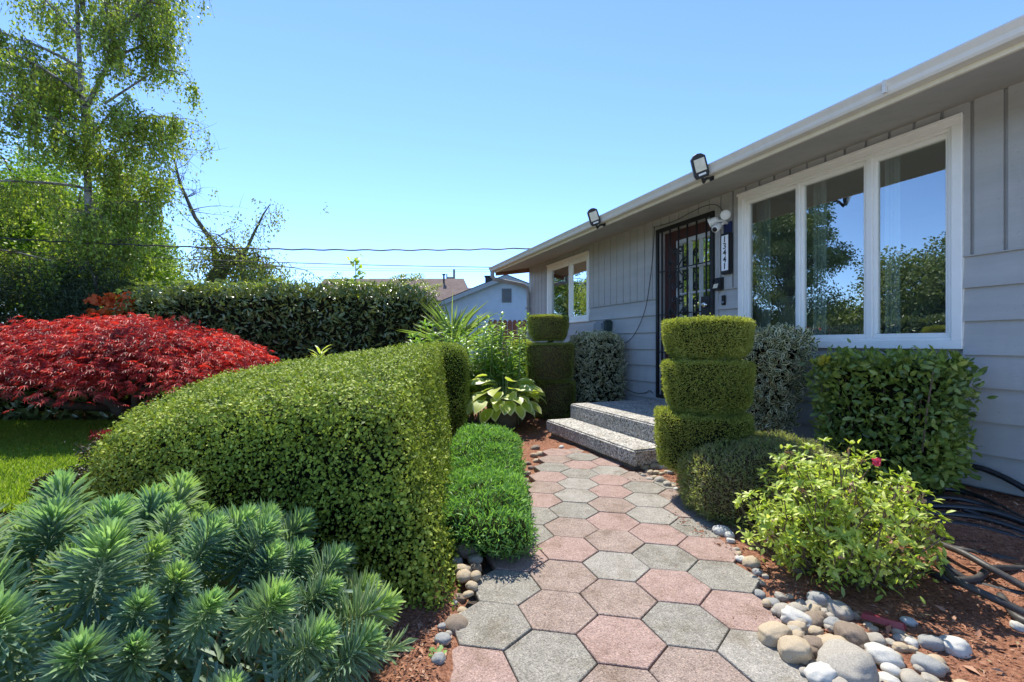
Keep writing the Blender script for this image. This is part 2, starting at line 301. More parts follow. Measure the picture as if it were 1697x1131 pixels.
M['euph_young'] = leafmat('young_spurge_leaf', [(.31,.45,.2),(.4,.54,.25)], rough=.6, trans=.33, spec=.2, tcol=(1.2,1.4,.7), objvar=[(0, (.72,.78,.8)), (.35, (1,1,1)), (.65, (1.12,1.05,.8)), (1, (.85,.95,1.0))])
M['candytuft'] = leafmat('candytuft_leaf', [(.12,.24,.06),(.18,.36,.08),(.28,.47,.14)], rough=.5, trans=.33)
M['hosta'] = leafmat('hosta_leaf', [(.36,.46,.07),(.46,.54,.09),(.56,.6,.14)], margin=(.66,.7,.3), mpos=.7, rough=.4, trans=.38)
M['lily'] = leafmat('lily_leaf', [(.15,.27,.05),(.22,.36,.06),(.3,.42,.1)], rough=.38, trans=.38)
M['yucca'] = leafmat('sword_leaf', [(.16,.25,.08),(.22,.32,.1),(.32,.38,.16)], rough=.4, trans=.3)
M['birchleaf'] = leafmat('birch_leaf', [(.12,.19,.025),(.22,.3,.04),(.32,.4,.06),(.42,.46,.1)], rough=.45, trans=.4)
M['mapleleaf'] = leafmat('green_tree_leaf', [(.06,.12,.015),(.12,.21,.022),(.19,.3,.03),(.25,.36,.045)], rough=.5, trans=.3)
M['darkconifer'] = leafmat('conifer_leaf', [(.03,.05,.022),(.05,.075,.03),(.07,.1,.04)], rough=.6, trans=.15)
M['weepleaf'] = leafmat('weeping_leaf', [(.14,.17,.04),(.22,.26,.06),(.34,.36,.12)], rough=.5, trans=.4)
M['barberry'] = leafmat('dark_shrub_leaf', [(.03,.03,.012),(.05,.06,.02),(.1,.02,.02)], rough=.5, trans=.2)
M['barberry_red'] = leafmat('dark_red_leaf', [(.2,.02,.02),(.3,.03,.03)], rough=.5, trans=.25, tcol=(1.4,.8,.6))
M['grassblade'] = leafmat('grass_blade', [(.16,.27,.025),(.26,.37,.035),(.38,.46,.07)], rough=.5, trans=.38)
M['drystalk'] = leafmat('dry_stalk', [(.3,.22,.11),(.4,.31,.17)], rough=.8, trans=.2, tcol=(1.1,1,.8))
M['bluebloom'] = leafmat('pale_blue_petal', [(.4,.45,.6),(.5,.52,.62)], rough=.6, trans=.3, tcol=(1,1,1))
M['chip'] = leafmat('bark_chip', [(.12,.055,.035),(.24,.105,.06),(.36,.18,.11),(.46,.3,.2)], rough=.85, trans=0, spec=.2)
def stonemat(nm, a, b): return solid(nm, a, b, 16, .75, .35, 60, .3, bdist=.004, detail=8)
STM = {'t': stonemat('tan_stone', (.33,.255,.165), (.5,.41,.28)), 'g': stonemat('grey_stone', (.27,.24,.19), (.43,.39,.32)),
       'b': stonemat('blue_grey_stone', (.2,.2,.19), (.36,.36,.335)), 'w': stonemat('pale_stone', (.42,.4,.35), (.62,.6,.53)), 'n': stonemat('brown_stone', (.15,.115,.085), (.3,.23,.165))}

# ------------------------------------------------------------------ ground, lawn, path
def smooth(a, b, x):
    t = np.clip((np.asarray(x, float) - a) / (b - a), 0, 1); return t * t * (3 - 2 * t)
PA = R(-11.0)
def gz(x, y):
    x = np.asarray(x, float); y = np.asarray(y, float); lx = x * CT + y * ST; ly = -x * ST + y * CT
    z = -.012 + .11 * smooth(2.0, 3.5, lx) * (1 - smooth(3.2, 4.4, ly)) + .06 * smooth(2.4, 3.4, lx) * smooth(4.6, 5.2, ly)
    px = (x - .3645) * math.cos(.1925) + (y - 1.522) * math.sin(.1925)      # across the paver columns
    onpath = smooth(-.585, -.5, px) * (1 - smooth(.62, .74, px))
    P = np.stack([x.ravel(), y.ravel(), 0 * x.ravel()], 1)
    b = (wob(P, 9, 1) * .012 + wob(P, 31, 2) * .006).reshape(x.shape)
    return z + (b + .012 + .022 * smooth(-.9, -.7, px) * (1 - smooth(0, .3, px)) * (1 - smooth(3, 4, y))) * (1 - onpath) - .018 * onpath
def ground():
    xs = np.concatenate([[-900,-250,-80,-30,-14,-10], np.arange(-8, 4.6, .06), [6, 9, 15, 40, 120, 400, 900]])
    ys = np.concatenate([[-900,-250,-60,-12,-3,-.5], np.arange(.3, 8.0, .06), [9, 11, 15, 25, 60, 150, 400, 900]])
    X, Y = np.meshgrid(xs, ys); Z = gz(X, Y); far = (np.abs(X) > 9) | (Y > 9) | (Y < 0); Z = np.where(far, -.02, Z)
    V = np.stack([X, Y, Z], -1).reshape(-1, 3); n = len(xs); m = len(ys)
    i, j = np.meshgrid(np.arange(m - 1), np.arange(n - 1), indexing='ij'); a = (i * n + j).ravel()
    Q = np.stack([a, a + 1, a + n + 1, a + n], 1)
    mt, nt, nd, lk, b = newmat('bark_mulch'); b.inputs['Roughness'].default_value = .95; b.inputs['Specular IOR Level'].default_value = .1
    g = nd.new('ShaderNodeNewGeometry'); src = g.outputs['Position']
    n1 = nd.new('ShaderNodeTexNoise'); n1.inputs['Scale'].default_value = 45; n1.inputs['Detail'].default_value = 8; n1.inputs['Roughness'].default_value = .75; lk.new(src, n1.inputs[0])
    r1 = ramp(nd, [(.28, (.085,.036,.022)), (.5, (.25,.115,.068)), (.72, (.42,.225,.14))]); lk.new(n1.outputs[0], r1.inputs[0])
    n2 = nd.new('ShaderNodeTexNoise'); n2.inputs['Scale'].default_value = .8; lk.new(src, n2.inputs[0])
    r2 = ramp(nd, [(.4, (.05,.07,.02)), (.6, (.1,.11,.04))]); lk.new(n2.outputs[0], r2.inputs[0])
    ln = nd.new('ShaderNodeVectorMath'); ln.operation = 'LENGTH'; lk.new(src, ln.inputs[0])
    r3 = ramp(nd, [(.0, (0,0,0)), (1, (1,1,1))]); mr = nd.new('ShaderNodeMapRange'); mr.inputs[1].default_value = 9; mr.inputs[2].default_value = 12; lk.new(ln.outputs['Value'], mr.inputs[0])
    mx = nd.new('ShaderNodeMix'); mx.data_type = 'RGBA'; lk.new(mr.outputs[0], mx.inputs[0]); lk.new(r1.outputs[0], mx.inputs[6]); lk.new(r2.outputs[0], mx.inputs[7]); lk.new(mx.outputs[2], b.inputs['Base Color'])
    bp = nd.new('ShaderNodeBump'); bp.inputs['Strength'].default_value = .9; bp.inputs['Distance'].default_value = .012; n3 = nd.new('ShaderNodeTexNoise'); n3.inputs['Scale'].default_value = 110; n3.inputs['Detail'].default_value = 4; lk.new(src, n3.inputs[0]); lk.new(n3.outputs[0], bp.inputs['Height']); lk.new(bp.outputs[0], b.inputs['Normal'])
    tagp(link('ground', npmesh('ground', V, Q, mt, smooth=True)), kind='structure')
ground()
def lawn():
    poly = [(-14, 2.2), (-4, 2.5), (-2.7, 2.7), (-2.45, 3.3), (-2.0, 4.2), (-2.1, 5.6), (-5, 5.75), (-9, 5.5), (-14, 5.3)]
    me = bpy.data.meshes.new('lawn'); me.from_pydata([(x, y, .035) for x, y in poly], [], [tuple(range(len(poly)))]); me.materials.append(solid('turf', (.12,.17,.025), (.2,.26,.04), 7, .9, .6, 90))
    tagp(link('lawn', me), kind='structure')
    n = 90000; P = np.stack([rng.uniform(-8, -2.3, n), 2.6 + 3.1 * rng.random(n) ** 1.15, np.full(n, .03)], 1)
    ok = (P[:,1] < 5.65) & (P[:,0] < -2.75 + .3 * (P[:,1] - 2.7)) ; P = P[ok]; n = len(P)
    A = norm(rdir(n) * .55 + [0, 0, 1.0]); L = rng.uniform(.025, .05, n)
    o = leaves('grass', None, T_DIA, P, A, norm(rdir(n) + [0, -.6, .3]), L, .006, M['grassblade']); tagp(o, 'short bright green lawn grass under the red maple', 'grass', kind='stuff')
lawn()
def bounce_slab():  # unseen pale slab behind the camera, added to bounce sunlight onto house and hedges
    me = bpy.data.meshes.new('bounce_slab'); me.from_pydata([(-13, -11, .012), (7, -11, .012), (5.2, .2, .012), (2.6, .9, .012), (-2.6, .75, .012), (-13, 1.2, .012)], [], [(0,1,2,3,4,5)]); me.materials.append(solid('bounce_concrete', (.48,.46,.42), (.58,.56,.52), 3, .9, .3, 80))
    tagp(link('bounce_slab', me), kind='structure')
bounce_slab()
PS, PX, PY, PTH = .1497, .3645, 1.522, -.1925
def path():
    g = Geo(); pts = []
    c, s = math.cos(PTH), math.sin(PTH)
    L2W = lambda a, b: (PX + c * a - s * b, PY + s * a + c * b)
    ring = [L2W(-.58, -1.6), L2W(.58, -1.6), L2W(.58, .9), L2W(.72, 1.1), L2W(.72, 1.9), L2W(.3, 3.0), L2W(-.4, 3.0), L2W(-.58, 1.0)]
    me = bpy.data.meshes.new('path'); me.from_pydata([(x, y, -.014) for x, y in ring], [], [tuple(range(len(ring)))]); me.materials.append(M['jointsand'])
    root = tagp(link('path', me), kind='structure')
    cols = {0: 'PBGBPBPPGPGBG', 1: 'GPGPGGGBGPGBG', -1: 'BBPBGGGGPGBGG', -2: 'GGPGGPBPGBPGG', 2: 'GPGPGBBGPGBGG', 3: 'GPGGBPGBGPBGG'}
    before = {0: 'BG', 1: 'BP', -1: 'GP', -2: 'PG', 2: 'GB', 3: 'PG'}
    light = {(0,2),(1,5),(1,4),(-1,5),(0,8),(2,0),(-1,3),(-1,6)}
    def hexmesh(mat, sd):
        r_ = np.random.default_rng(sd); bm = bmesh.new(); rr = PS - .0024
        top = []; rings = []
        for rad, z in ((rr, -.06), (rr, -.001), (rr - .001, .004), (rr - .0035, .006)):
            rings.append([bm.verts.new((rad * math.cos(R(60 * k)) , rad * math.sin(R(60 * k)), z)) for k in range(6)])
        for a, b in zip(rings, rings[1:]):
            for k in range(6): bm.faces.new((a[k], a[(k+1) % 6], b[(k+1) % 6], b[k]))
        bm.faces.new(rings[-1]); me = bpy.data.meshes.new('paver'); bm.to_mesh(me); bm.free(); me.materials.append(mat); return me
    H = {'P': hexmesh(M['paver_pink'], 1), 'G': hexmesh(M['paver_grey'], 2), 'B': hexmesh(M['paver_brown'], 3), 'L': hexmesh(M['paver_lightgrey'], 4)}
    nm = {'P': 'pink hexagonal paver', 'G': 'grey hexagonal paver', 'B': 'brownish pink hexagonal paver', 'L': 'pale grey hexagonal paver'}
    for i in range(-2, 4):
        for j in range(-2, 13):
            a, b = 1.5 * i * PS, (j + (.5 if i % 2 else 0)) * PS * 3 ** .5
            x, y = L2W(a, b); lx, ly = w2h(x, y)
            if i == 3 and (j < 4 or j > 8): continue
            if lx > 2.2 and ly > 2.85: continue
            if lx > 2.34: continue
            if j > 10 and i < -1: continue
            if y > 4.55: continue
            k = before[i][j + 2 - 0] if j < 0 and False else (before[i][-j - 1] if j < 0 else cols[i][j])
            if k == 'G' and (i, j) in light: k = 'L'
            o = link('paver', H[k], root, (x, y, .006 + rnd(-.002, .002))); o.rotation_euler = (rnd(-.006, .006), rnd(-.006, .006), PTH + rnd(-.008, .008) + R(60) * random.randint(0, 5))
            o['label'] = nm[k]
path()
def mulch():
    # loose bark chips where the bare beds are near the camera
    def area(n, f):
        P = f(n); P = np.column_stack([P, gz(P[:,0], P[:,1]) + .004]); return P
    def right(n):
        q = np.stack([rng.uniform(1.0, 3.7, n), rng.uniform(-.4, 3.0, n)], 1); x = q[:,0] * CT - q[:,1] * ST; y = q[:,0] * ST + q[:,1] * CT
        px = (x - PX) * math.cos(.1925) + (y - PY) * math.sin(.1925); k = (px > .72) & (y > 1.0); return np.stack([x, y], 1)[k]
    def left(n):
        return np.stack([rng.uniform(-1.0, -.2, n), rng.uniform(1.15, 1.85, n)], 1)
    def far(n):
        P = np.stack([rng.uniform(-.3, .6, n), rng.uniform(3.6, 6.2, n)], 1); px = (P[:,0] - PX) * math.cos(.1925) + (P[:,1] - PY) * math.sin(.1925); return P[(px < -.66) | (P[:,1] > 4.6)]
    P = np.vstack([area(26000, right), area(5000, left), area(4000, far)]); n = len(P)
    A = norm(rdir(n) * [1, 1, .35]); L = rng.uniform(.006, .022, n) * np.where(rng.random(n) < .05, 2.2, 1)
    o = leaves('bark_mulch', None, T_DIA, P, A, norm(rdir(n) * .5 + [0, 0, 1]), L, L * rng.uniform(.15, .5, n), M['chip']); tagp(o, 'loose reddish brown bark chips scattered over the planting beds', 'mulch', kind='stuff')
    def onp(n): a, b = rng.uniform(-.6, .62, n), rng.uniform(-.1, 2.9, n); return np.stack([PX + math.cos(PTH) * a - math.sin(PTH) * b, PY + math.sin(PTH) * a + math.cos(PTH) * b], 1)
    q = onp(420); e = np.abs((q[:,0] - PX) * math.cos(.1925) + (q[:,1] - PY) * math.sin(.1925)); q = q[(e > .4) | (rng.random(len(q)) < .3)]; n = len(q); L = rng.uniform(.004, .013, n)
    o = leaves('bark_mulch', None, T_DIA, np.column_stack([q, np.full(n, .0155)]), norm(rdir(n) * [1, 1, .1]), norm(rdir(n) * .3 + [0, 0, 1]), L, L * .4, M['chip']); tagp(o, 'stray bark crumbs fallen on the hexagonal pavers', 'mulch', kind='stuff')
    n = 260; q = area(n, right); n = len(q)
    o = leaves('leaf_litter', None, T_OBL, q + [0, 0, .004], norm(rdir(n) * [1, 1, .1]), norm(rdir(n) * .3 + [0, 0, 1]), rng.uniform(.012, .03, n), .01, M['drystalk']); tagp(o, 'pale dry fallen leaves lying on the mulch beside the hoses', 'leaf litter', kind='stuff')
mulch()

# ------------------------------------------------------------------ the house (house frame: X = out of the front wall to inside, Y = along the wall)
house = thing('house', 'grey blue single storey house with lap siding and white framed windows beside the path', 'house', (0, 0, 0), TH)
XW = 3.73
def rects(y0, y1, z0, z1, holes):
    ys = sorted({y0, y1, *[h[k] for h in holes for k in (0, 1) if y0 < h[k] < y1]}); zs = sorted({z0, z1, *[h[k] for h in holes for k in (2, 3) if z0 < h[k] < z1]})
    for a, b in zip(ys, ys[1:]):
        for c, d in zip(zs, zs[1:]):
            my, mz = (a + b) / 2, (c + d) / 2
            if not any(h[0] < my < h[1] and h[2] < mz < h[3] for h in holes): yield a, b, c, d
BW = (1.604, 3.30, .965, 2.45); SW = (6.06, 7.49, 1.345, 2.425); DR = (3.59, 4.478, .33, 2.376)
holes = [BW, SW, DR]; YA, YB = -4.0, 8.33
g = Geo()                                             # wall core behind the siding
for a, b, c, d in rects(YA, YB, -.3, 2.62, [(h[0] + .02, h[1] - .02, h[2] + .02, h[3] - .02) for h in holes]): g.box(XW + .03, XW + .14, a, b, c, d)
g.box(XW + .14, 9.5, YB - .12, YB, -.3, 2.62); g.box(XW + .14, 9.5, YA, YA + .12, -.3, 2.62); g.box(9.5, 9.6, YA, YB, -.3, 2.62)
g.build('wall', M['siding'], house)
g = Geo(); LZ = [1.545, 1.35, 1.141, .931, .73, .525, .328, .12]           # lap boards: wedge section, thick lower edge
for zt, zb in zip(LZ, LZ[1:]):
    segs = [(YA, YB)]
    for h in holes:
        if h[2] < zt - .02 and h[3] > zb + .02: segs = [q for s_ in segs for q in ([(s_[0], h[0]), (h[1], s_[1])] if s_[0] < h[0] and h[1] < s_[1] else [s_])]
    for a, b in segs:
        cuts = [a] + [y for y in (-.9 + .37 * (LZ.index(zt) % 3), 5.05 + .3 * (LZ.index(zt) % 2), 7.7) if a + .4 < y < b - .4] + [b]
        for p, q in zip(cuts, cuts[1:]):
            q_ = q - (.002 if q != b else 0)
            top = zt + .008
            g.add([(XW - .022, p, zb), (XW + .028, p, zb), (XW + .028, p, top), (XW + .004, p, top), (XW - .022, q_, zb), (XW + .028, q_, zb), (XW + .028, q_, top), (XW + .004, q_, top)],
                  [(0,1,2,3), (7,6,5,4), (0,3,7,4), (3,2,6,7), (0,4,5,1), (1,5,6,2)])
g.build('lap_siding', M['siding'], house)
g = Geo(); g.box(XW + .012, XW + .11, YA, YB, -.3, .12); g.build('foundation', solid('painted_foundation', (.24,.24,.24), (.3,.3,.29), 5, .8, .3, 40), house)
g = Geo()                                             # upper boards with narrow recessed channels
for a, b, c, d in rects(YA, YB, 1.556, 2.60, holes): g.box(XW + .009, XW + .028, a, b, c, d)
y = 1.561 - 36 * .151
while y < YB:
    gp = .01 if y < 3.4 else .0055
    for a, b, c, d in rects(max(y + gp, YA), min(y + .151 - gp, YB), 1.556, 2.54, holes):
        if b - a > .004: g.box(XW - .013, XW + .0085, a, b, c, d)
    y += .151
g.box(XW - .018, XW - .001, YA, BW[0] - .001, 1.5475, 1.5555); g.box(XW - .018, XW - .001, BW[1] + .001, DR[0] - .04, 1.5475, 1.5555); g.box(XW - .018, XW - .001, DR[1] + .04, SW[0] - .001, 1.5475, 1.5555); g.box(XW - .018, XW - .001, SW[1] + .001, YB, 1.5475, 1.5555)
g.build('panel_siding', M['siding'], house)
# eave: soffit, fascia, gutter, roof
FX, FZ = 2.993, 2.38; YE = 8.36
g = Geo(); g.add([(FX + .02, YA, FZ + .004), (XW + .02, YA, 2.521), (XW + .02, YE - .04, 2.521), (FX + .02, YE - .04, FZ + .004), (FX + .02, YA, FZ + .03), (XW + .02, YA, 2.55), (XW + .02, YE - .04, 2.55), (FX + .02, YE - .04, FZ + .03)],
      [(0,3,2,1), (4,5,6,7), (0,1,5,4), (1,2,6,5), (2,3,7,6), (3,0,4,7)])
for yj in (-2.6, -.2, .95, 2.2, 4.64, 7.08): g.add([(FX + .2, yj, FZ + .0385), (XW - .02, yj, 2.5115), (XW - .02, yj + .004, 2.5115), (FX + .2, yj + .004, FZ + .0385)], [(0,1,2,3)])
g.build('soffit', M['soffit'], house)
g = Geo(); g.box(FX, FX + .02, YA, YE, FZ, FZ + .115); g.build('fascia', M['fascia'], house)
g = Geo(); g.add([(FX + .021, YE - .04, FZ - .055), (XW + 4.5, YE - .04, FZ + .72), (XW + 4.5, YE, FZ + .72), (FX + .021, YE, FZ - .055), (FX + .021, YE - .04, FZ + .13), (XW + 4.5, YE - .04, FZ + .905), (XW + 4.5, YE, FZ + .905), (FX + .021, YE, FZ + .13)],
      [(0,3,2,1), (4,5,6,7), (0,1,5,4), (1,2,6,5), (2,3,7,6), (3,0,4,7)]); g.build('barge_board', solid('cedar_board', (.2,.09,.05), (.26,.12,.07), 6, .7), house)
g = Geo(); x0 = FX - .002
prof = [(x0, 0, 2.478), (x0, 0, 2.405), (x0 - .062, 0, 2.405), (x0 - .072, 0, 2.418), (x0 - .078, 0, 2.44), (x0 - .094, 0, 2.462), (x0 - .099, 0, 2.468), (x0 - .099, 0, 2.478), (x0 - .088, 0, 2.478), (x0 - .088, 0, 2.466), (x0 - .07, 0, 2.446), (x0 - .062, 0, 2.418), (x0 - .008, 0, 2.416), (x0 - .008, 0, 2.478)]
g.prism(prof, ((0, YA, 0), (0, YE + .06, 0))); g.add([(p[0], YE + .061, p[2]) for p in prof[:8]], [tuple(range(8))]); g.box(x0 - .103, x0 - .083, 1.585, 1.6, 2.41, 2.481)
g.build('gutter', M['gutter'], house)
g = Geo(); rs = .186
g.add([(FX - .03, YA, 2.497), (9.2, YA, 2.497 + (9.2 - FX) * rs), (9.2, YE + .03, 2.497 + (9.2 - FX) * rs), (FX - .03, YE + .03, 2.497), (FX - .03, YA, 2.512), (9.2, YA, 2.53 + (9.2 - FX) * rs), (9.2, YE + .03, 2.53 + (9.2 - FX) * rs), (FX - .03, YE + .03, 2.512)],
      [(0,3,2,1), (4,5,6,7), (0,1,5,4), (1,2,6,5), (2,3,7,6), (3,0,4,7)])
g.add([(9.2, YA, 2.53 + (9.2 - FX) * rs), (15, YA, 2.5), (15, YE + .03, 2.5), (9.2, YE + .03, 2.53 + (9.2 - FX) * rs)], [(0,1,2,3)])
roof = g.build('roof', M['shingle'], house)
g = Geo(); g.box(6.4, 6.9, 7.2, 7.7, 2.9, 3.62); g.box(6.36, 6.94, 7.16, 7.74, 3.6, 3.68); g.build('chimney', M['shingle'], roof)
g = Geo(); gx, gy = x0 - .05, YE - .02                # downspout: drop, elbow back to the wall, pipe
g.tube([(gx, gy, 2.41), (gx, gy, 2.31), (gx + .03, gy, 2.26), (XW - .16, YB - .03, 2.17), (XW - .08, YB - .04, 2.13), (XW - .055, YB - .05, 2.02), (XW - .055, YB - .05, .1)], [.04, .04, .038, .036, .036, .036, .036], 8)
for z in (1.7, .9): g.box(XW - .1, XW - .01, YB - .1, YB, z, z + .03)
g.build('downspout', solid('downspout_paint', (.27,.28,.28), (.33,.335,.33), 6, .5), house, smooth=False)
# interior behind the glass
g = Geo()
for a, b, c, d in ((.9, 3.35, .2, 2.5), (5.6, 7.9, .2, 2.5)):
    g.add([(XW + .15, a, c), (XW + 2.8, a, c), (XW + 2.8, b, c), (XW + .15, b, c), (XW + .15, a, d), (XW + 2.8, a, d), (XW + 2.8, b, d), (XW + .15, b, d)], [(0,1,2,3), (4,7,6,5), (1,0,4,5), (2,1,5,6), (3,2,6,7)])
g.build('interior_walls', M['interior'], house)
def window(name, W_, mull, frame=.085, sash=.03, proud=.03, rail=None):
    y0, y1, z0, z1 = W_
    g = Geo(); x0, x1 = XW - proud, XW + .06
    def ring(a0, a1, c0, c1, w, xa, xb):
        g.box(xa, xb, a0, a1, c1 - w, c1); g.box(xa, xb, a0, a1, c0, c0 + w); g.box(xa, xb, a0, a0 + w, c0 + w, c1 - w); g.box(xa, xb, a1 - w, a1, c0 + w, c1 - w)
    ring(y0, y1, z0, z1, .055, x0, x1)
    ring(y0 + .055, y1 - .055, z0 + .055, z1 - .055, .022, x0 + .016, x1)
    fr = .077
    g.box(x0 - .012, x0 - .0005, y0 - .006, y1 + .006, z1 - .018, z1 + .006)
    f = g.build('window', M['vinyl'], house, bevel=.003, segs=1); f['label'] = name
    i0, i1, k0, k1 = y0 + fr, y1 - fr, z0 + fr, z1 - fr
    g = Geo(); edges = [i0] + mull + [i1]
    mw = lambda m: .022 if m == mull[0] else .012
    for m in mull: g.box(x0 + .022, x1, m - mw(m), m + mw(m), k0, k1)
    for n_, (a, b) in enumerate(zip(edges, edges[1:])):
        a += mw(a) if n_ else 0; b -= mw(b) if n_ < len(edges) - 2 else 0
        w = sash
        xa = x0 + .034
        g.box(xa, x1 - .01, a, b, k1 - w, k1); g.box(xa, x1 - .01, a, b, k0, k0 + w); g.box(xa, x1 - .01, a, a + w * .7, k0 + w, k1 - w); g.box(xa, x1 - .01, b - w * .7, b, k0 + w, k1 - w)
        q = Geo(); q.add([(XW + .03, a + .01, k0 + .01), (XW + .03, b - .01, k0 + .01), (XW + .03, b - .01, k1 - .01), (XW + .03, a + .01, k1 - .01)], [(0,1,2,3)]); q.build('pane', M['glass'], f)
    g.build('sash', M['vinyl'], f, bevel=.003, segs=1)
    return f
bw = window('wide white three pane window', BW, [2.15, 2.7])
swn = window('small white sliding window near the corner', SW, [6.7], sash=.03)
def curtain(par, y0, y1, z0, z1, n=9, x=XW + .2, amp=.02):
    V, F = [], []; m = n * 8
    for i in range(m + 1):
        t = i / m; yy = y0 + (y1 - y0) * t; xx = x + amp * math.sin(t * n * 6.28) + amp * .4 * math.sin(t * n * 2.3 * 6.28 + 1)
        V += [(xx, yy, z0), (xx, yy, z1)]
    F = [(2*i, 2*i+2, 2*i+3, 2*i+1) for i in range(m)]
    g = Geo(); g.add(V, F); g.build('curtain', M['curtain'], par, smooth=True)
for a, b in ((3.13, 3.27), (2.6, 2.7), (2.06, 2.15), (6.06, 6.4)): curtain(bw if b < 5 else swn, a, b, (BW if b < 5 else SW)[2] - .3, 2.44, 3)
g = Geo(); g.box(XW + .3, XW + .36, 2.9, 3.12, .6, 1.45); g.build('lamp_shade', solid('beige_lampshade', (.4,.36,.28), None), bw)
# door, its glazing and the security gate in front of it
d = Geo(); y0, y1, z0, z1 = DR; LY0, LY1, LW0, LW1 = 3.655, 4.22, 1.24, 2.2
for a, b, c, e in rects(y0 + .05, y1 - .05, z0 + .02, z1 - .05, [(LY0, LY1, LW0, LW1)]): d.box(XW + .05, XW + .09, a, b, c, e)
door = d.build('door', M['door'], house)
d = Geo(); w = .045
d.box(XW + .035, XW + .085, LY0, LY1, LW1 - w, LW1); d.box(XW + .035, XW + .085, LY0, LY1, LW0, LW0 + w); d.box(XW + .035, XW + .085, LY0, LY0 + w, LW0 + w, LW1 - w); d.box(XW + .035, XW + .085, LY1 - w, LY1, LW0 + w, LW1 - w)
for k in (1, 2):
    yy = LY0 + w + (LY1 - LY0 - 2 * w) * k / 3; d.box(XW + .04, XW + .08, yy - .01, yy + .01, LW0 + w, LW1 - w)
    zz = LW0 + w + (LW1 - LW0 - 2 * w) * k / 3
    for q in range(3):
        a = LY0 + w + (LY1 - LY0 - 2 * w) * q / 3 + .0105; d.box(XW + .041, XW + .079, a, a + (LY1 - LY0 - 2 * w) / 3 - .021, zz - .01, zz + .01)
d.build('window_grid', solid('door_grid_paint', (.52,.53,.52), None, rough=.4), door)
d = Geo(); d.add([(XW + .06, LY0 + .02, LW0 + .02), (XW + .06, LY1 - .02, LW0 + .02), (XW + .06, LY1 - .02, LW1 - .02), (XW + .06, LY0 + .02, LW1 - .02)], [(0,1,2,3)]); d.build('pane', M['doorglass'], door)
d = Geo(); d.add([(XW + .1, LY0, LW0), (XW + .1, LY1, LW0), (XW + .1, LY1, LW1), (XW + .1, LY0, LW1)], [(0,1,2,3)]); d.build('blind', solid('door_blind', (.28,.3,.3), (.36,.38,.37), 5, .8), door)
d = Geo(); d.box(XW - .02, XW + .1, y1 - .05, y1, z0, z1); d.box(XW - .02, XW + .1, y0, y0 + .05, z0, z1); d.box(XW - .02, XW + .1, y0 + .05, y1 - .05, z1 - .05, z1)
d.box(XW - .02, XW - .003, y0 - .035, y0 - .001, z0, z1 + .03); d.box(XW - .02, XW - .003, y1 + .001, y1 + .02, z0, z1 + .03); d.box(XW - .03, XW - .003, y0 - .001, y1 + .001, z1 + .001, z1 + .03); d.box(XW - .04, XW + .1, y0, y1, z0 - .003, z0 + .018)
d.build('door_frame', M['siding'], house)
gate = Geo(); gx0, gx1 = XW - .05, XW - .022
gate.box(gx0, gx1, y0, y0 + .038, z0 + .02, z1); gate.box(gx0, gx1, y1 - .038, y1, z0 + .02, z1); gate.box(gx0, gx1, y0 + .038, y1 - .038, z1 - .045, z1); gate.box(gx0, gx1, y0 + .038, y1 - .038, z0 + .02, z0 + .06)
sec = gate.build('security_gate', M['black'], house)
BY = [y0 + .1 + (y1 - y0 - .2) * k / 5 for k in range(6)]
g = Geo()
for yy in BY: g.box(gx0 + .006, gx0 + .02, yy - .007, yy + .007, z0 + .06, z1 - .045)
for zz in (.9, 1.345, 1.86): g.box(gx0 + .0075, gx0 + .0185, y0 + .038, y1 - .038, zz - .006, zz + .006)
g.build('bar', M['black'], sec)
g = Geo()
def spiral(cy, cz, r0, a0, turn, n=16):
    return [(gx0 - .004, cy + (r0 * (1 - .72 * t / n)) * math.cos(a0 + turn * t / n), cz + (r0 * (1 - .72 * t / n)) * math.sin(a0 + turn * t / n)) for t in range(n + 1)]
yc = (BY[3] + BY[3]) / 2
for zc, half in ((1.86, (1, -1)), (1.3, (1, -1)), (.74, (1, -1))):
    for sy in (1, -1):
        for sz in half:
            p = [(gx0 - .004, yc + sy * .012, zc + sz * .012), (gx0 - .004, yc + sy * .06, zc + sz * .07), (gx0 - .004, yc + sy * .1, zc + sz * .11)]
            g.tube(p, .0085, 6)
            g.tube([(gx0 - .004, yc + sy * .012, zc + sz * .03)] + spiral(yc + sy * .05, zc + sz * .2, .045, R(200 if sy > 0 else -20) if sz > 0 else R(160 if sy > 0 else 20), -sy * sz * R(400)), .0085, 6)
            g.tube(spiral(yc + sy * .125, zc + sz * .085, .035, R(180 if sy > 0 else 0), sy * sz * R(400)), .0085, 6)
            g.tube(spiral(yc + sy * .05, zc + sz * .2, .045, R(-90 * sz), -sy * sz * R(420)), .0085, 6)
g.build('scrollwork', M['black'], sec)
g = Geo(); g.box(gx0 - .002, gx1 + .004, y0 + .04, y0 + .16, 1.17, 1.5); g.build('lock_plate', M['black'], sec)
def knob(par, yy, zz, r, out=.045):
    prof = [(.001, 0), (r * .8, 0), (r * .8, .008), (r * .4, .012), (r * .4, out * .5), (r, out * .7), (r * .95, out * .95), (r * .5, out * 1.1), (.001, out * 1.12)]
    V, T = revolve(prof, 20); V = np.stack([gx0 - .002 - V[:,2], yy + V[:,0], zz + V[:,1]], 1); link('knob', npmesh('knob', V, T, M['chrome'], smooth=True), par)
knob(sec, y0 + .1, 1.41, .03, .03); knob(sec, y0 + .1, 1.26, .032, .06); knob(sec, y0 + .15, 1.25, .028, .05)
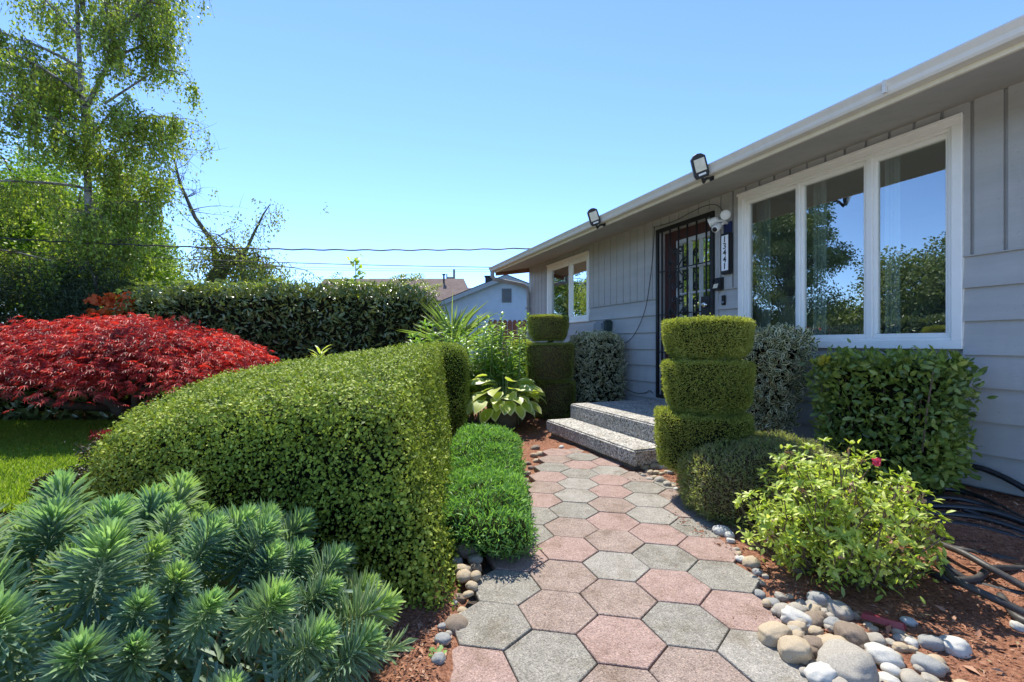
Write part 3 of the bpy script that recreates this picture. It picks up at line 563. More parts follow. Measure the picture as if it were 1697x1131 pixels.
# front steps
st = thing('front_steps', 'two exposed aggregate concrete steps and landing below the front door', 'steps', h2w(2.2, 2.95), TH)
def slab(name, x0, x1, ya, yb, z0, z1, mat):
    g = Geo(); g.box(x0 - 2.2, x1 - 2.2, ya - 2.95, yb - 2.95, z0, z1); o = g.build(name, mat, st, bevel=.014, segs=3); return o
slab('step', 2.2, 2.519, 2.93, 4.48, .04, .17, M['concrete'])
slab('landing', 2.521, 3.74, 2.94, 4.52, -.05, .326, M['concrete'])
dk = solid('old_concrete', (.12,.105,.09), (.2,.18,.155), 12, .9, .5, 60)
for a, b in ((2.96, 3.42), (3.425, 3.92), (3.925, 4.44)): slab('footing', 2.235, 2.51, a, b, -.08, .04, dk)

# ------------------------------------------------------------------ things fixed to the house (house frame -> world through TH)
def hthing(name, label, cat, X, Y, Z, group=None): return thing(name, label, cat, h2w(X, Y, Z), TH, group)
def solar_lamp(Y, label):
    t = hthing('flood_light', label, 'flood light', FX - .01, Y, 2.40, 'black solar lamps on the gutter')
    ax = np.array([-.42, -.1, .9]); ax = ax / np.linalg.norm(ax); nr = np.array([-.35, -.88, -.25]); nr = nr - ax * np.dot(nr, ax); nr /= np.linalg.norm(nr); sd = np.cross(ax, nr)
    o0 = np.array([-.12, -.02, -.03])
    def plate(ol, n0, n1, off=0):
        m = len(ol); va = [o0 + ax * a + sd * b + nr * n0 for a, b in ol]; vb = [o0 + ax * a + sd * b + nr * n1 for a, b in ol]
        return va + vb, [tuple(range(m))[::-1], tuple(range(m, 2*m))] + [(i, (i+1) % m, m + (i+1) % m, m + i) for i in range(m)]
    g = Geo(); hw = .062
    g.add(*plate([(0, -hw*.8), (0, hw*.8), (.03, hw), (.165, hw*.96), (.19, hw*.5), (.197, 0), (.19, -hw*.5), (.165, -hw*.96), (.03, -hw)], -.016, .012)); g.build('lamp_body', M['blackplastic'], t, bevel=.003, segs=1)
    g = Geo(); g.add(*plate([(.055, -hw*.72), (.055, hw*.72), (.155, hw*.7), (.155, -hw*.7)], .0121, .0145)); g.build('lens', M['ledface'], t)
    g = Geo(); g.add(*plate([(.022, -.03), (.022, .03), (.038, .03), (.038, -.03)], .0121, .016)); g.build('motion_sensor', M['whiteplastic'], t)
    g = Geo(); g.tube([o0 + ax * -.002, o0 + ax * -.035, (-.06, 0, -.02), (-.001, 0, -.01)], [.014, .014, .011, .011], 8); g.box(-.005, .004, -.02, .02, -.03, .03); g.build('bracket', M['blackplastic'], t)
solar_lamp(4.53, 'black solar flood light on the gutter nearer the far corner of the eave')
solar_lamp(2.92, 'larger looking black solar flood light on the gutter above the front door')
t = hthing('security_camera', 'white twin spotlight security camera above the house number sign', 'camera', XW - .02, 3.42, 2.2); t.scale = (.88,) * 3
g = Geo(); g.box(-.02, .005, -.055, .055, -.18, .02); g.build('mount_plate', M['navy'], t, bevel=.004)
def lathe_dir(name, p0, d, prof, mat, par, n=20):
    d = np.array(d, float); d /= np.linalg.norm(d); a = np.cross(d, [0, 0, 1.0]); a /= np.linalg.norm(a); b = np.cross(d, a)
    V, T = revolve(prof, n); W_ = np.array(p0) + V[:, 0:1] * a + V[:, 1:2] * b + V[:, 2:3] * d
    return link(name, npmesh(name, W_, T, mat, smooth=True), par)
LH = [(.001, -.06), (.03, -.058), (.04, -.04), (.05, .03), (.055, .045), (.05, .052), (.001, .053)]
lathe_dir('spotlight', (-.12, .1, .04), (-.55, .75, -.35), LH, M['whiteplastic'], t); lathe_dir('spotlight', (-.1, -.05, .08), (-.6, -.6, -.25), LH, M['whiteplastic'], t)
g = Geo(); g.tube([(-.02, 0, .0), (-.07, 0, .03), (-.11, .08, .04)], .016, 8); g.tube([(-.07, 0, .03), (-.08, -.05, .07)], .016, 8); g.tube([(-.05, 0, .01), (-.11, .02, -.02)], .015, 8); g.build('arm', M['whiteplastic'], t, smooth=True)
lathe_dir('camera_body', (-.15, .02, -.05), (-.75, -.2, -.5), [(.001, -.05), (.038, -.048), (.042, -.03), (.04, .05), (.034, .056), (.001, .057)], M['whiteplastic'], t)
lathe_dir('lens', (-.15 - .0455, .02 - .012, -.05 - .0302), (-.75, -.2, -.5), [(.001, 0), (.028, 0), (.026, .006), (.001, .0062)], M['blackplastic'], t)
# house number
t = hthing('address_sign', 'black and white vertical house number sign reading 13441', 'house number', XW - .02, 3.42, 1.905)
g = Geo(); g.box(-.045, .006, -.055, .055, -.21, .2); g.build('sign_body', M['blackplastic'], t, bevel=.006)
g = Geo(); g.box(-.05, -.0455, -.04, .04, -.175, .175); face = g.build('sign_face', solid('lit_sign_face', (.85,.87,.9), None, rough=.3), t)
for k, ch in enumerate('13441'):
    cu = bpy.data.curves.new('digit', 'FONT'); cu.body = ch; cu.size = .085; cu.align_x = 'CENTER'; cu.align_y = 'CENTER'; cu.extrude = .0008; cu.offset = .0012
    tmp = bpy.data.objects.new('digit', cu); COL.objects.link(tmp); bpy.context.view_layer.update()
    me = bpy.data.meshes.new_from_object(tmp.evaluated_get(bpy.context.evaluated_depsgraph_get())); bpy.data.objects.remove(tmp); bpy.data.curves.remove(cu)
    me.materials.clear(); me.materials.append(M['blackplastic']); o = link('digit', me, face, (-.0515, 0, .134 - .067 * k)); o.rotation_euler = (R(90), 0, R(-90))
t = hthing('motion_light', 'small black motion light with pale lens below the house number sign', 'wall light', XW - .02, 3.525, 1.6)
g = Geo(); g.box(-.02, .006, -.045, .045, -.055, .075); g.add([(-.07, -.038, -.045), (-.021, -.038, -.05), (-.021, .038, -.05), (-.07, .038, -.045), (-.035, -.038, .05), (-.021, -.038, .055), (-.021, .038, .055), (-.035, .038, .05)], [(0,3,2,1), (4,5,6,7), (0,1,5,4), (1,2,6,5), (2,3,7,6), (3,0,4,7)]); g.build('lamp_body', M['blackplastic'], t)
g = Geo(); g.add([(-.0705, -.028, -.035), (-.0705, .028, -.035), (-.053, .028, .01), (-.053, -.028, .01)], [(0,1,2,3)]); g.build('lens', M['ledface'], t)
t = hthing('doorbell', 'small black doorbell button between the door and the wide window', 'doorbell', XW - .0175, 3.475, 1.44)
g = Geo(); g.box(-.018, .003, -.022, .022, -.05, .05); g.build('case', M['blackplastic'], t, bevel=.005); lathe_dir('button', (-.018, 0, -.02), (-1, 0, 0.001), [(.011, 0), (.011, .003), (.001, .004)], M['greyplastic'], t, 14)
t = hthing('utility_box', 'grey rounded utility box with dark green side on the lap siding', 'utility box', XW - .018, 5.62, 1.0)
g = Geo(); g.box(-.13, .01, -.13, .14, -.1, .33); g.build('cover', M['greyplastic'], t, bevel=.035, segs=4)
g = Geo(); g.box(-.12, .012, -.19, -.131, -.12, .335); g.build('side_case', M['greenplastic'], t, bevel=.02, segs=3)
g = Geo(); g.tube([(-.03, -.16, -.11), (-.03, -.16, -.5), (-.03, -.14, -.9)], .012, 6); g.build('conduit', M['greenplastic'], t)
def cable(name, label, pts, r, sub=5):
    P = [np.array(p, float) for p in pts]; out = []
    for i in range(len(P) - 1):
        a, b, c, d = P[max(i-1, 0)], P[i], P[i+1], P[min(i+2, len(P)-1)]
        for k in range(sub):
            t_ = k / sub; out.append(.5 * ((2*b) + (-a + c) * t_ + (2*a - 5*b + 4*c - d) * t_**2 + (-a + 3*b - 3*c + d) * t_**3))
    out.append(P[-1]); o0 = out[0].copy(); g = Geo(); g.tube([p - o0 for p in out], r, 6); o = g.build(name, M['wire'], None, smooth=True, loc=tuple(o0)); tagp(o, label, 'cable'); return o
cx = XW - .026
cable('cable', 'thin dark cable hanging in a loop from the eave down to the utility box', [h2w(cx, y, z) for y, z in ((4.53, 2.44), (4.56, 2.1), (4.62, 1.75), (4.72, 1.4), (4.95, 1.1), (5.2, 1.0), (5.45, 1.06), (5.5, 1.0))], .004)
cable('cable', 'thin dark cable drooping across the lowest siding board to the landing', [h2w(XW - .03, y, z) for y, z in ((5.46, .62), (5.35, .5), (5.15, .41), (4.9, .36), (4.7, .38), (4.62, .42), (4.56, .39))], .004)
cable('cable', 'thin dark cable strung above the front door to the camera', [h2w(XW - .03, y, z) for y, z in ((4.55, 2.43), (4.2, 2.415), (3.9, 2.45), (3.7, 2.46), (3.55, 2.42), (3.43, 2.28))], .0035)

# ------------------------------------------------------------------ clipped hedges and topiary
def bighedge():
    o = np.array([-1.1, 2.9, 0]); t = thing('clipped_hedge', 'large rounded clipped boxwood hedge along the left side of the paver path', 'hedge', tuple(o))
    V, T = superbox(.11, 130, 280); a = (V[:,0] + 1) / 2; b = (V[:,1] + 1) / 2; c = (V[:,2] + 1) / 2 * 1.15 - .15
    NL, NR, FR, FL = np.array([-2.3, 2.3]), np.array([-.19, 1.62]), np.array([-.66, 4.75]), np.array([-1.75, 4.3])
    xy = (NL * ((1-a)*(1-b))[:,None] + NR * (a*(1-b))[:,None] + FR * (a*b)[:,None] + FL * ((1-a)*b)[:,None])
    xy[:,0] -= .26 * (1-a) * np.sin(b * math.pi)              # left side bulges
    xy += np.array([-.27, .13]) * (c * a * (1-b))[:,None] + np.array([-.06, -.05]) * (c * a * b)[:,None] + np.array([.1, .06]) * (c * (1-a) * (1 - b))[:,None]
    bb = b ** (.5 + .5 * a); H = (.38 + .39 * (1 - (1-a) ** 2.4)) * (1-bb) + (.86 + .13 * a) * bb; H = H + .07 * np.sin(b * math.pi) * (.35 + .65 * a)
    Vw = np.column_stack([xy, c * H]); Vw += 0.022 * np.stack([wob(Vw, 3.4, 1), wob(Vw, 3, 2), wob(Vw, 3, 5)], 1)
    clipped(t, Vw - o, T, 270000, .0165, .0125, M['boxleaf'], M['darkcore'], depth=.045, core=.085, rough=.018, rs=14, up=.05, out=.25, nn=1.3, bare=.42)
    n = 40; P = np.column_stack([rng.uniform(-1.7, -.7, n), rng.uniform(2.6, 4.0, n), np.full(n, .0)])   # stray shoots left out: the top is freshly clipped
bighedge()
def box_shrub(name, label, cat, x, y, z0, sx, sy, h, n, L, W, ml, mc, rz=0, e=.35, taper=.0, topn=1.0, group=None, tmpl=T_DIA, part='foliage', **k):
    t = thing(name, label, cat, (x, y, z0), rz, group); V, T = superbox(e, 44, 88); c = (V[:,2] + 1) / 2
    s = 1 - taper * (1 - c); Vw = np.column_stack([V[:,0] * sx / 2 * s, V[:,1] * sy / 2 * s, c * h]); clipped(t, Vw, T, n, L, W, ml, mc, tmpl=tmpl, nm=part, **k); return t
box_shrub('clipped_hedge', 'smaller clipped boxwood hump just behind the large hedge, before the lilies', 'hedge', -.83, 5.35, 0, .62, .95, 1.0, 42000, .016, .011, M['boxleaf'], M['darkcore'], rz=.12, e=.45, depth=.02)
def topiary(label, x, y, z0, tiers, n, rz=0, brown=False, extra=None):
    t = thing('topiary', label, 'topiary', (x, y, z0), rz, 'two tiered topiaries beside the steps')
    for i, (dx, dy, zb, zt, r, low) in enumerate(tiers):
        hh = zt - zb
        prof = [(.001, zb + .02), (r * low * .6, zb + .01), (r * low * .93, zb), (r * low, zb + .012), (r * (low * .45 + .55), zb + hh * .22), (r * .97, zb + hh * .5), (r, zb + hh * .8), (r, zt - .016), (r * .985, zt - .006), (r * .93, zt), (r * .5, zt + .002), (.001, zt + .003)]
        pr = []
        for p, q in zip(prof, prof[1:]): pr += [(p[0] + (q[0]-p[0]) * k / 4, p[1] + (q[1]-p[1]) * k / 4) for k in range(4)]
        pr.append(prof[-1]); V, T = revolve(pr, 60); V = V + [dx, dy, 0]; V[:,0] = dx + (V[:,0] - dx) * (1 + .05 * math.sin(i * 2.1)); V += .013 * np.stack([wob(V, 6, i), wob(V, 6, i + 9), wob(V, 5, i + 5)], 1)
        clipped(t, V, T, n, .0135, .0042, M['yewleaf'], M['browncore' if brown else 'darkcore'], depth=.012, core=.02, rough=.01, rs=14, nm='tier', up=.3, out=.6, bare=.35 if i == 0 else .12, nn=.3)
    g = Geo(); g.tube([(0, 0, -.05), (tiers[0][0] * .5, tiers[0][1] * .5, .4), (tiers[-1][0], tiers[-1][1], tiers[-1][2] + .1)], [.035, .028, .02], 8)
    for k in range(26):
        a = rnd(0, 6.28); zz = random.choice([tr[2] for tr in tiers]) + rnd(-.05, .05); g.tube([(0, 0, zz - .04), (math.cos(a) * .08, math.sin(a) * .08, zz), (math.cos(a) * .17, math.sin(a) * .17, zz + .04)], [.008, .006, .003], 5)
    g.build('trunk', M['bark'], t); return t
topiary('three tiered clipped topiary between the steps and the low evergreen', 1.24, 2.93, .03, [(-.02, 0, .18, .53, .285, .9), (.01, 0, .555, .855, .262, .86), (.015, .01, .885, 1.12, .28, .83)], 42000)
topiary('darker three tiered topiary in front of the small window, beyond the steps', .52, 6.1, .0, [(.05, 0, .04, .5, .27, .9), (-.02, 0, .52, 1.0, .31, .9), (-.03, 0, 1.04, 1.37, .285, .76)], 24000, brown=True)
box_shrub('clipped_shrub', 'narrow clipped green shrub squeezed behind the far topiary, left of it', 'shrub', .14, 6.75, 0, .4, .4, 1.05, 16000, .02, .008, M['yewleaf'], M['darkcore'], e=.5)
hx, hy, _ = h2w(3.38, 5.35)
box_shrub('variegated_shrub', 'square clipped grey green variegated shrub between the far topiary and the landing', 'shrub', hx, hy, 0, .5, .72, 1.13, 8000, .046, .02, M['euonymus'], M['darkcore'], rz=TH, e=.28, tmpl=T_VAR, depth=.05, core=.06, group='variegated shrubs against the house')
hx, hy, _ = h2w(3.33, 2.72)
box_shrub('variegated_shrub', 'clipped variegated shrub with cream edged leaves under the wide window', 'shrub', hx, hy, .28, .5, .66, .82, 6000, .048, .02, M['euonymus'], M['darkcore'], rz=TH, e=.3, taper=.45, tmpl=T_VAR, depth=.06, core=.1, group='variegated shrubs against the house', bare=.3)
g = Geo()
for k in range(7): a = rnd(0, 6.28); g.tube([(hx + .05 * math.cos(a), hy + .05 * math.sin(a), 0), (hx + .1 * math.cos(a), hy + .1 * math.sin(a), .3), (hx + .16 * math.cos(a), hy + .16 * math.sin(a), .7)], [.012, .01, .005], 5)
_o = [o for o in COL.objects if o.get('label', '').startswith('clipped variegated shrub with cream')][0]
g.v = [tuple(np.array(Matrix.Rotation(-TH, 3, 'Z') @ (Vector(p) - Vector((hx, hy, .28))))) for p in g.v]; g.build('stem', M['twig'], _o)
hx, hy, _ = h2w(3.36, 1.84)
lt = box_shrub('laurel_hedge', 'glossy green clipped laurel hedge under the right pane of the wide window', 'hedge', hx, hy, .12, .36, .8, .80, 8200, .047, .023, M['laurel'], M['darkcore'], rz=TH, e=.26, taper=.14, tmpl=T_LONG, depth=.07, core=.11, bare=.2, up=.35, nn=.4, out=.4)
g = Geo()
for k in range(22):
    yy = rnd(-.36, .36); xx = rnd(-.13, .05); g.tube([(rnd(-.04, .1), yy * .4, -.12), (xx * .7, yy * .8, .2), (xx - .03, yy, .55), (xx - .02, yy * 1.02, rnd(.6, .74))], [.006, .005, .004, .002], 5)
g.tube([(-.15, -.27, .25), (-.185, -.31, .5), (-.19, -.34, .72)], .0045, 6); g.build('stem', M['twig'], lt)
n = 16; P = np.tile([[-.17, .28, .74]], (n, 1)) + rng.normal(size=(n, 3)) * .012; leaves('yellow_shoot', lt, T_LONG, P, norm(rdir(n) * .8 + [-.5, 0, .8]), rdir(n), .06, .025, M['yellowleaf'])
V, T = superbox(.6, 30, 60); V = V * [.44, .36, .24] + [.0, 0, .19]; V[:,0] += .2 * (V[:,1] > 0) * V[:,1]
t = thing('low_evergreen', 'low mounded evergreen with brown flank in front of the near topiary', 'shrub', (1.46, 2.74, .0)); clipped(t, V, T, 52000, .022, .005, M['juniper'], M['browncore'], depth=.03, core=.03, rough=.03, rs=11, bare=.25, up=.4, nn=.25)
# creeping candytuft edging the path
t = thing('groundcover', 'bright green creeping edging plant spilling onto the pavers', 'groundcover plant', (-.06, 3.1, 0)); V, T = superbox(.7, 30, 90)
b = V[:,1]; Vw = np.column_stack([V[:,0] * (.27 - .02 * b) - .1 - .17 * (b + 1) * .8 + .05 * np.sin(b * 3), b * 1.25 + .15, (V[:,2] + .75) * .15 * (1 + .15 * np.sin(b * 5))]); Vw[:,0] += .09
clipped(t, Vw, T, 26000, .032, .0075, M['candytuft'], M['greencore'], depth=.03, core=.03, rough=.055, rs=8, up=.45, out=.4, tmpl=T_DIA)
n = 260; P = np.column_stack([rng.uniform(-.22, 0.0, n), rng.uniform(-.95, -.65, n), rng.uniform(.05, .16, n)]); leaves('dry_stalk', t, T_DIA, P + [-.02, 0, 0], norm(rdir(n) * [1, 1, .5] + [.3, -.2, .1]), rdir(n), rng.uniform(.04, .13, n), .004, M['drystalk'])

# ------------------------------------------------------------------ loose plants
def arc(p0, d, L, n, droop, jit=.0):
    p = np.array(p0, float); d = np.array(d, float); d /= np.linalg.norm(d); out = [p.copy()]
    for i in range(n):
        d = d + np.array([0, 0, -droop / n]) + (rng.normal(size=3) * jit if jit else 0); d /= np.linalg.norm(d); p = p + d * L / n; out.append(p.copy())
    return out
def bush(t, ns, h, rx, ry, mleaf, L, W, per=26, tip=9, tmpl=T_LONG, stemmat='twig', flowers=None, inner=.35):
    g = Geo(); P, A, N = [], [], []; FP = []
    for i in range(ns):
        a = rnd(0, 6.283); q = math.sqrt(rng.random()); el = math.acos(rnd(.0, 1)) ; end = np.array([math.cos(a) * rx * math.sin(el), math.sin(a) * ry * math.sin(el), h * (.25 + .75 * math.cos(el))]) * rnd(.72, 1.06)
        st = np.array([math.cos(a) * .06 * q, math.sin(a) * .06 * q, 0]); mid = st * .4 + end * .5 + np.array([0, 0, -.05]) + rng.normal(size=3) * .03
        pts = [st, (st + mid) / 2 + [0, 0, .02], mid, (mid + end) / 2 + rng.normal(size=3) * .015, end]; g.tube(pts, [.007, .006, .0045, .003, .002], 5, cap=False)
        for k in range(per):
            u = 1 - (1 - inner) * rng.random() ** 1.2; s_ = u * 4; j = min(int(s_), 3); p = pts[j] + (pts[j+1] - pts[j]) * (s_ - j); dd = norm(pts[j+1] - pts[j])
            P.append(p + rng.normal(size=3) * .025); A.append(norm(dd * .5 + rng.normal(size=3) * .6)); N.append(norm(rng.normal(size=3) * .5 + [0, 0, 1]))
        dd = norm(end - mid)
        for k in range(tip):
            P.append(end.copy()); r_ = rng.normal(size=3); r_ = r_ - dd * np.dot(r_, dd); A.append(norm(norm(r_) * .9 + dd * rnd(.3, .9))); N.append(dd + rng.normal(size=3) * .2)
        FP.append((end, dd))
    g.build('stem', M[stemmat], t); P = np.array(P); P[:,2] = np.maximum(P[:,2], .02); n = len(P)
    leaves('foliage', t, tmpl, P, np.array(A), norm(np.array(N)), L * rng.uniform(.6, 1.3, n), W * rng.uniform(.7, 1.2, n), mleaf); return FP
t = thing('azalea_bush', 'loose light green azalea bush with one pink bloom beside the river rocks', 'shrub', (1.42, 2.0, .0))
fp = bush(t, 170, .54, .38, .33, M['azalea'], .034, .0145, per=34, tip=14)
i_ = rng.choice(len(fp), 46, replace=False)
for k in i_: leaves('spent_flower', t, T_OBL, np.tile([fp[k][0] - fp[k][1] * .02], (7, 1)) + rng.normal(size=(7, 3)) * .007, rdir(7), rdir(7), .017, .011, M['spentflower'])
n = 22; leaves('flower', t, T_OBL, np.array([[.02, -.2, .53]]) + rng.normal(size=(n, 3)) * .006, norm(rdir(n) + [0, -.3, .3]), rdir(n), .018, .014, M['pinkflower'])
# spurge with whorled blue green shoots
def spurge():
    t = thing('spurge_plant', 'large blue green spurge with bottlebrush shoots in the front left corner', 'plant', (-1.3, 1.27, 0))
    def shoot(sd):
        L = rnd(.2, .3); LS = rnd(.8, 1.12); TW = rng.normal(size=2) * .35; P, A, N, Ln = [], [], [], []; m = 215
        for k in range(m):
            u = (k / m) ** .85; z = .06 + (L - .06) * u; a = k * 2.39996; op = R(96 - 82 * u ** 1.15) ; d = np.array([math.cos(a) * math.sin(op), math.sin(a) * math.sin(op), math.cos(op)]) + rng.normal(size=3) * .08
            P.append([.006 * math.cos(a) + TW[0] * z * z, .006 * math.sin(a) + TW[1] * z * z, z]); A.append(d); N.append(np.array([0, 0, 1.0]) - d * d[2] + np.array([-math.cos(a), -math.sin(a), 0]) * .02); Ln.append(LS * (.088 if u < .8 else .066) * (.8 + .3 * math.sin(u * 3.1)) * rnd(.85, 1.15))
        P, A, N, Ln = map(np.array, (P, A, N, Ln)); k = int(m * .7)
        lo = leaf_mesh('leaf_whorl', T_OBL, P[:k], A[:k], norm(N[:k]), Ln[:k], .0092, M['euphorbia'], np.clip(rng.random(k) * .6 + rnd(0, .4), 0, 1)); hi = leaf_mesh('leaf_tip', T_OBL, P[k:], A[k:], norm(N[k:]), Ln[k:], .009, M['euph_young'])
        return lo, hi
    kinds = [shoot(i) for i in range(9)]
    def stem_me(p):
        g = Geo(); g.tube(p, [.008] * (len(p) - 1) + [.005], 6); return g
    spots = []
    tries = 0
    while len(spots) < 100 and tries < 20000:
        tries += 1; a = rnd(0, 6.283); q = rng.random() ** .5; ex, ey = .77 * q * math.cos(a), .45 * q * math.sin(a); dome = max(.02, (1 - q ** 2.4)); e = np.array([ex, ey, .08 + .25 * dome ** .7])
        if all(np.linalg.norm(e - s) > .09 for s in spots): spots.append(e)
    stems = Geo()
    for e in spots:
        r_ = math.hypot(e[0] / .82, e[1] / .52); d = np.array([e[0] * 1.0, e[1] * 1.0, .52 + .2 * (1 - r_)]) + rng.normal(size=3) * .1; d /= np.linalg.norm(d); lo, hi = random.choice(kinds)
        base = np.array([e[0] * .35, e[1] * .35, 0.0]); stems.tube([base, base * .5 + e * .5 + [0, 0, -.04], e, e + d * .15], [.007, .0065, .006, .004], 6)
        o = link('shoot', lo, t, tuple(e)); q_ = Vector(d).to_track_quat('Z', 'Y').to_euler(); s_ = rnd(.6, 1.0)
        o.rotation_euler = (q_.to_matrix().to_4x4() @ Matrix.Rotation(rnd(0, 6.28), 4, 'Z')).to_euler(); o.scale = (s_, s_, s_); link('shoot_tip', hi, o)
    stems.build('stem', M['stem'], t)
    PP, AA, NNN, LLL = [], [], [], []                     # shorter side shoots filling between the tall ones
    for i in range(90):
        a = rnd(0, 6.283); q = rnd(.15, 1.05) ; c = np.array([.77 * q * math.cos(a), .52 * q * math.sin(a), rnd(.03, .1) + .2 * max(0, 1 - q ** 2)]); ax = norm(np.array([c[0], c[1], rnd(.3, .7)]) + rng.normal(size=3) * .2); b1 = norm(np.cross(ax, [.3, .1, .9])); b2 = np.cross(ax, b1); m2 = 60
        for k in range(m2):
            u = k / m2; f = k * 2.39996; op = R(100 - 78 * u); dd = ax * math.cos(op) + (b1 * math.cos(f) + b2 * math.sin(f)) * math.sin(op) + rng.normal(size=3) * .12; PP.append(c + ax * .17 * u); AA.append(dd); NNN.append(ax - dd * np.dot(ax, dd)); LLL.append(rnd(.05, .085))
    o = leaves('side_shoots', t, T_OBL, np.array(PP), np.array(AA), norm(np.array(NNN)), np.array(LLL), .0105, M['euphorbia']); o['kind'] = 'stuff'
    # yellowed lower leaves hanging along the stems
    n = 2600; a = rng.random(n) * 6.283; q = rng.random(n) ** .6; P = np.column_stack([.76 * q * np.cos(a), .47 * q * np.sin(a), rng.uniform(.02, .26, n)])
    leaves('lower_leaf', t, T_OBL, P, norm(rdir(n) * .7 + np.column_stack([np.cos(a), np.sin(a), -.5 + 0 * a])), norm(rdir(n) * .4 + [0, 0, 1]), rng.uniform(.06, .1, n), .014, M['euphorbia'])
    n = 260; a = rng.random(n) * 6.283; q = rng.random(n) ** .5; P = np.column_stack([.74 * q * np.cos(a), .44 * q * np.sin(a), rng.uniform(.03, .3, n)]); _w = leaves('withered_leaf', t, T_LONG, P, norm(rdir(n) * .6 + np.column_stack([np.cos(a) * .5, np.sin(a) * .5, -.9 + 0 * a])), norm(rdir(n) + [0, 0, .6]), rng.uniform(.05, .09, n), .011, M['drystalk']); _w['kind'] = 'stuff'
spurge()
# hosta in its pot
t = thing('plant_pot', 'olive plastic pot holding the yellow green hosta', 'pot', (-.1, 5.45, 0)); V, T = revolve([(.001, .02), (.15, .0), (.165, .1), (.19, .22), (.2, .225), (.2, .25), (.185, .25), (.17, .2), (.001, .2)], 32); link('pot_body', npmesh('pot_body', V, T, M['pot'], smooth=False), t)
g = Geo(); g.v = []; V, T = revolve([(.001, .215), (.178, .215)], 24); link('soil', npmesh('soil', V, T, M['jointsand']), t)
t = thing('hosta', 'yellow green hosta with broad pale edged leaves growing in the pot', 'plant', (-.1, 5.45, .2)); g = Geo(); P, A, N, LL = [], [], [], []
for k in range(95):
    a = rnd(0, 6.283); lean = rnd(.1, 1.15); Ls = rnd(.2, .44); d = np.array([math.cos(a) * math.sin(lean), math.sin(a) * math.sin(lean), math.cos(lean)]); pts = arc((math.cos(a) * .04, math.sin(a) * .04, 0), d, Ls, 4, .5); g.tube(pts, .005, 5, cap=False)
    e = pts[-1]; od = np.array([math.cos(a), math.sin(a), .25 - rnd(.5, 1.2) * lean]); P.append(e); A.append(norm(od)); N.append(norm(np.array([math.cos(a) * .9, math.sin(a) * .9, .8]) + rng.normal(size=3) * .25)); LL.append(rnd(.15, .24))
T_HOS = TM([(0,0,0),(.12,-.36,.05),(.45,-.5,.06),(.8,-.3,-.02),(1,0,-.16),(.8,.3,-.02),(.45,.5,.06),(.12,.36,.05),(.25,0,-.02),(.6,0,-.03)],
           [(0,8,1),(1,8,2),(2,8,9),(2,9,3),(3,9,4),(4,9,5),(5,9,6),(6,9,8),(6,8,7),(7,8,0)], [.5,1,1,1,1,1,1,1,0,0])
g.build('leaf_stalk', M['stem'], t); LL = np.array(LL); leaves('leaf', t, T_HOS, np.array(P), np.array(A), np.array(N), LL, LL * .78, M['hosta'])
# lilies: tall leafy stems
t = thing('lily_clump', 'tall leafy green lily stems growing behind the potted hosta', 'plant', (-.35, 6.0, 0)); g = Geo(); P, A, N, LL = [], [], [], []
for k in range(66):
    x, y = rnd(-.55, .5), rnd(-.35, .45); Hh = rnd(.75, 1.3) if k > 5 else rnd(1.3, 1.5); d = np.array([rnd(-.16, .12), rnd(-.1, .1), 1]); pts = arc((x, y, 0), d, Hh, 8, .02, .03); g.tube(pts, [.009] * 5 + [.007, .006, .005, .004], 6, cap=False)
    for q in range(64):
        u = .22 + .78 * q / 64; s_ = u * 8; j = min(int(s_), 7); p = pts[j] + (pts[j+1] - pts[j]) * (s_ - j); a = q * 2.4 + k; up = -.05 + 1.0 * u ** 6
        P.append(p); A.append(norm([math.cos(a), math.sin(a), up + rnd(-.25, .25)])); N.append(norm([-.3 * math.cos(a), -.3 * math.sin(a), 1])); LL.append(.175 * (1.05 - .65 * u ** 3) * rnd(.8, 1.15))
g.build('stem', M['stem'], t); leaves('leaf', t, T_LONG, np.array(P), np.array(A), np.array(N), np.array(LL), .033, M['lily'])
t = thing('yucca', 'spiky yucca with long sword shaped leaves behind the lilies', 'plant', (-.9, 6.9, .7)); P, A, N, LL = [], [], [], []
for k in range(110):
    a = rnd(0, 6.283); lean = rnd(.03, .95) if k < 85 else rnd(.9, 1.6); P.append([rnd(-.03, .03), rnd(-.03, .03), rnd(0, .15)]); A.append([math.cos(a) * math.sin(lean), math.sin(a) * math.sin(lean), math.cos(lean) + .1]); N.append([-math.cos(a) * math.cos(lean), -math.sin(a) * math.cos(lean), math.sin(lean) + .05]); LL.append(rnd(.7, 1.0))
leaves('leaf', t, T_LONG, np.array(P), np.array(A), norm(np.array(N)), np.array(LL), .027, M['yucca']); g = Geo(); g.tube([(0, 0, -.82), (.02, 0, -.3), (0, 0, .18)], [.07, .06, .05], 10); g.build('trunk', M['bark'], t)
t = thing('leafy_shrub', 'small broad leaved green shrub left of the yucca behind the hedge', 'shrub', (-1.15, 5.9, 0)); bush(t, 26, 1.28, .3, .3, M['lily'], .11, .035, per=14, tip=9, inner=.5)
t = thing('hydrangea', 'small hydrangea with one pale blue bloom between the hedge and the lilies', 'plant', (-.7, 5.9, 0)); bush(t, 16, .85, .22, .2, M['lily'], .09, .05, per=9, tip=5, tmpl=T_OBL); n = 240; q = rdir(n); leaves('flower', t, T_OBL, np.array([[.02, -.2, .93]]) + q * [.07, .07, .055], norm(rdir(n)), norm(q), .034, .034, M['bluebloom'])
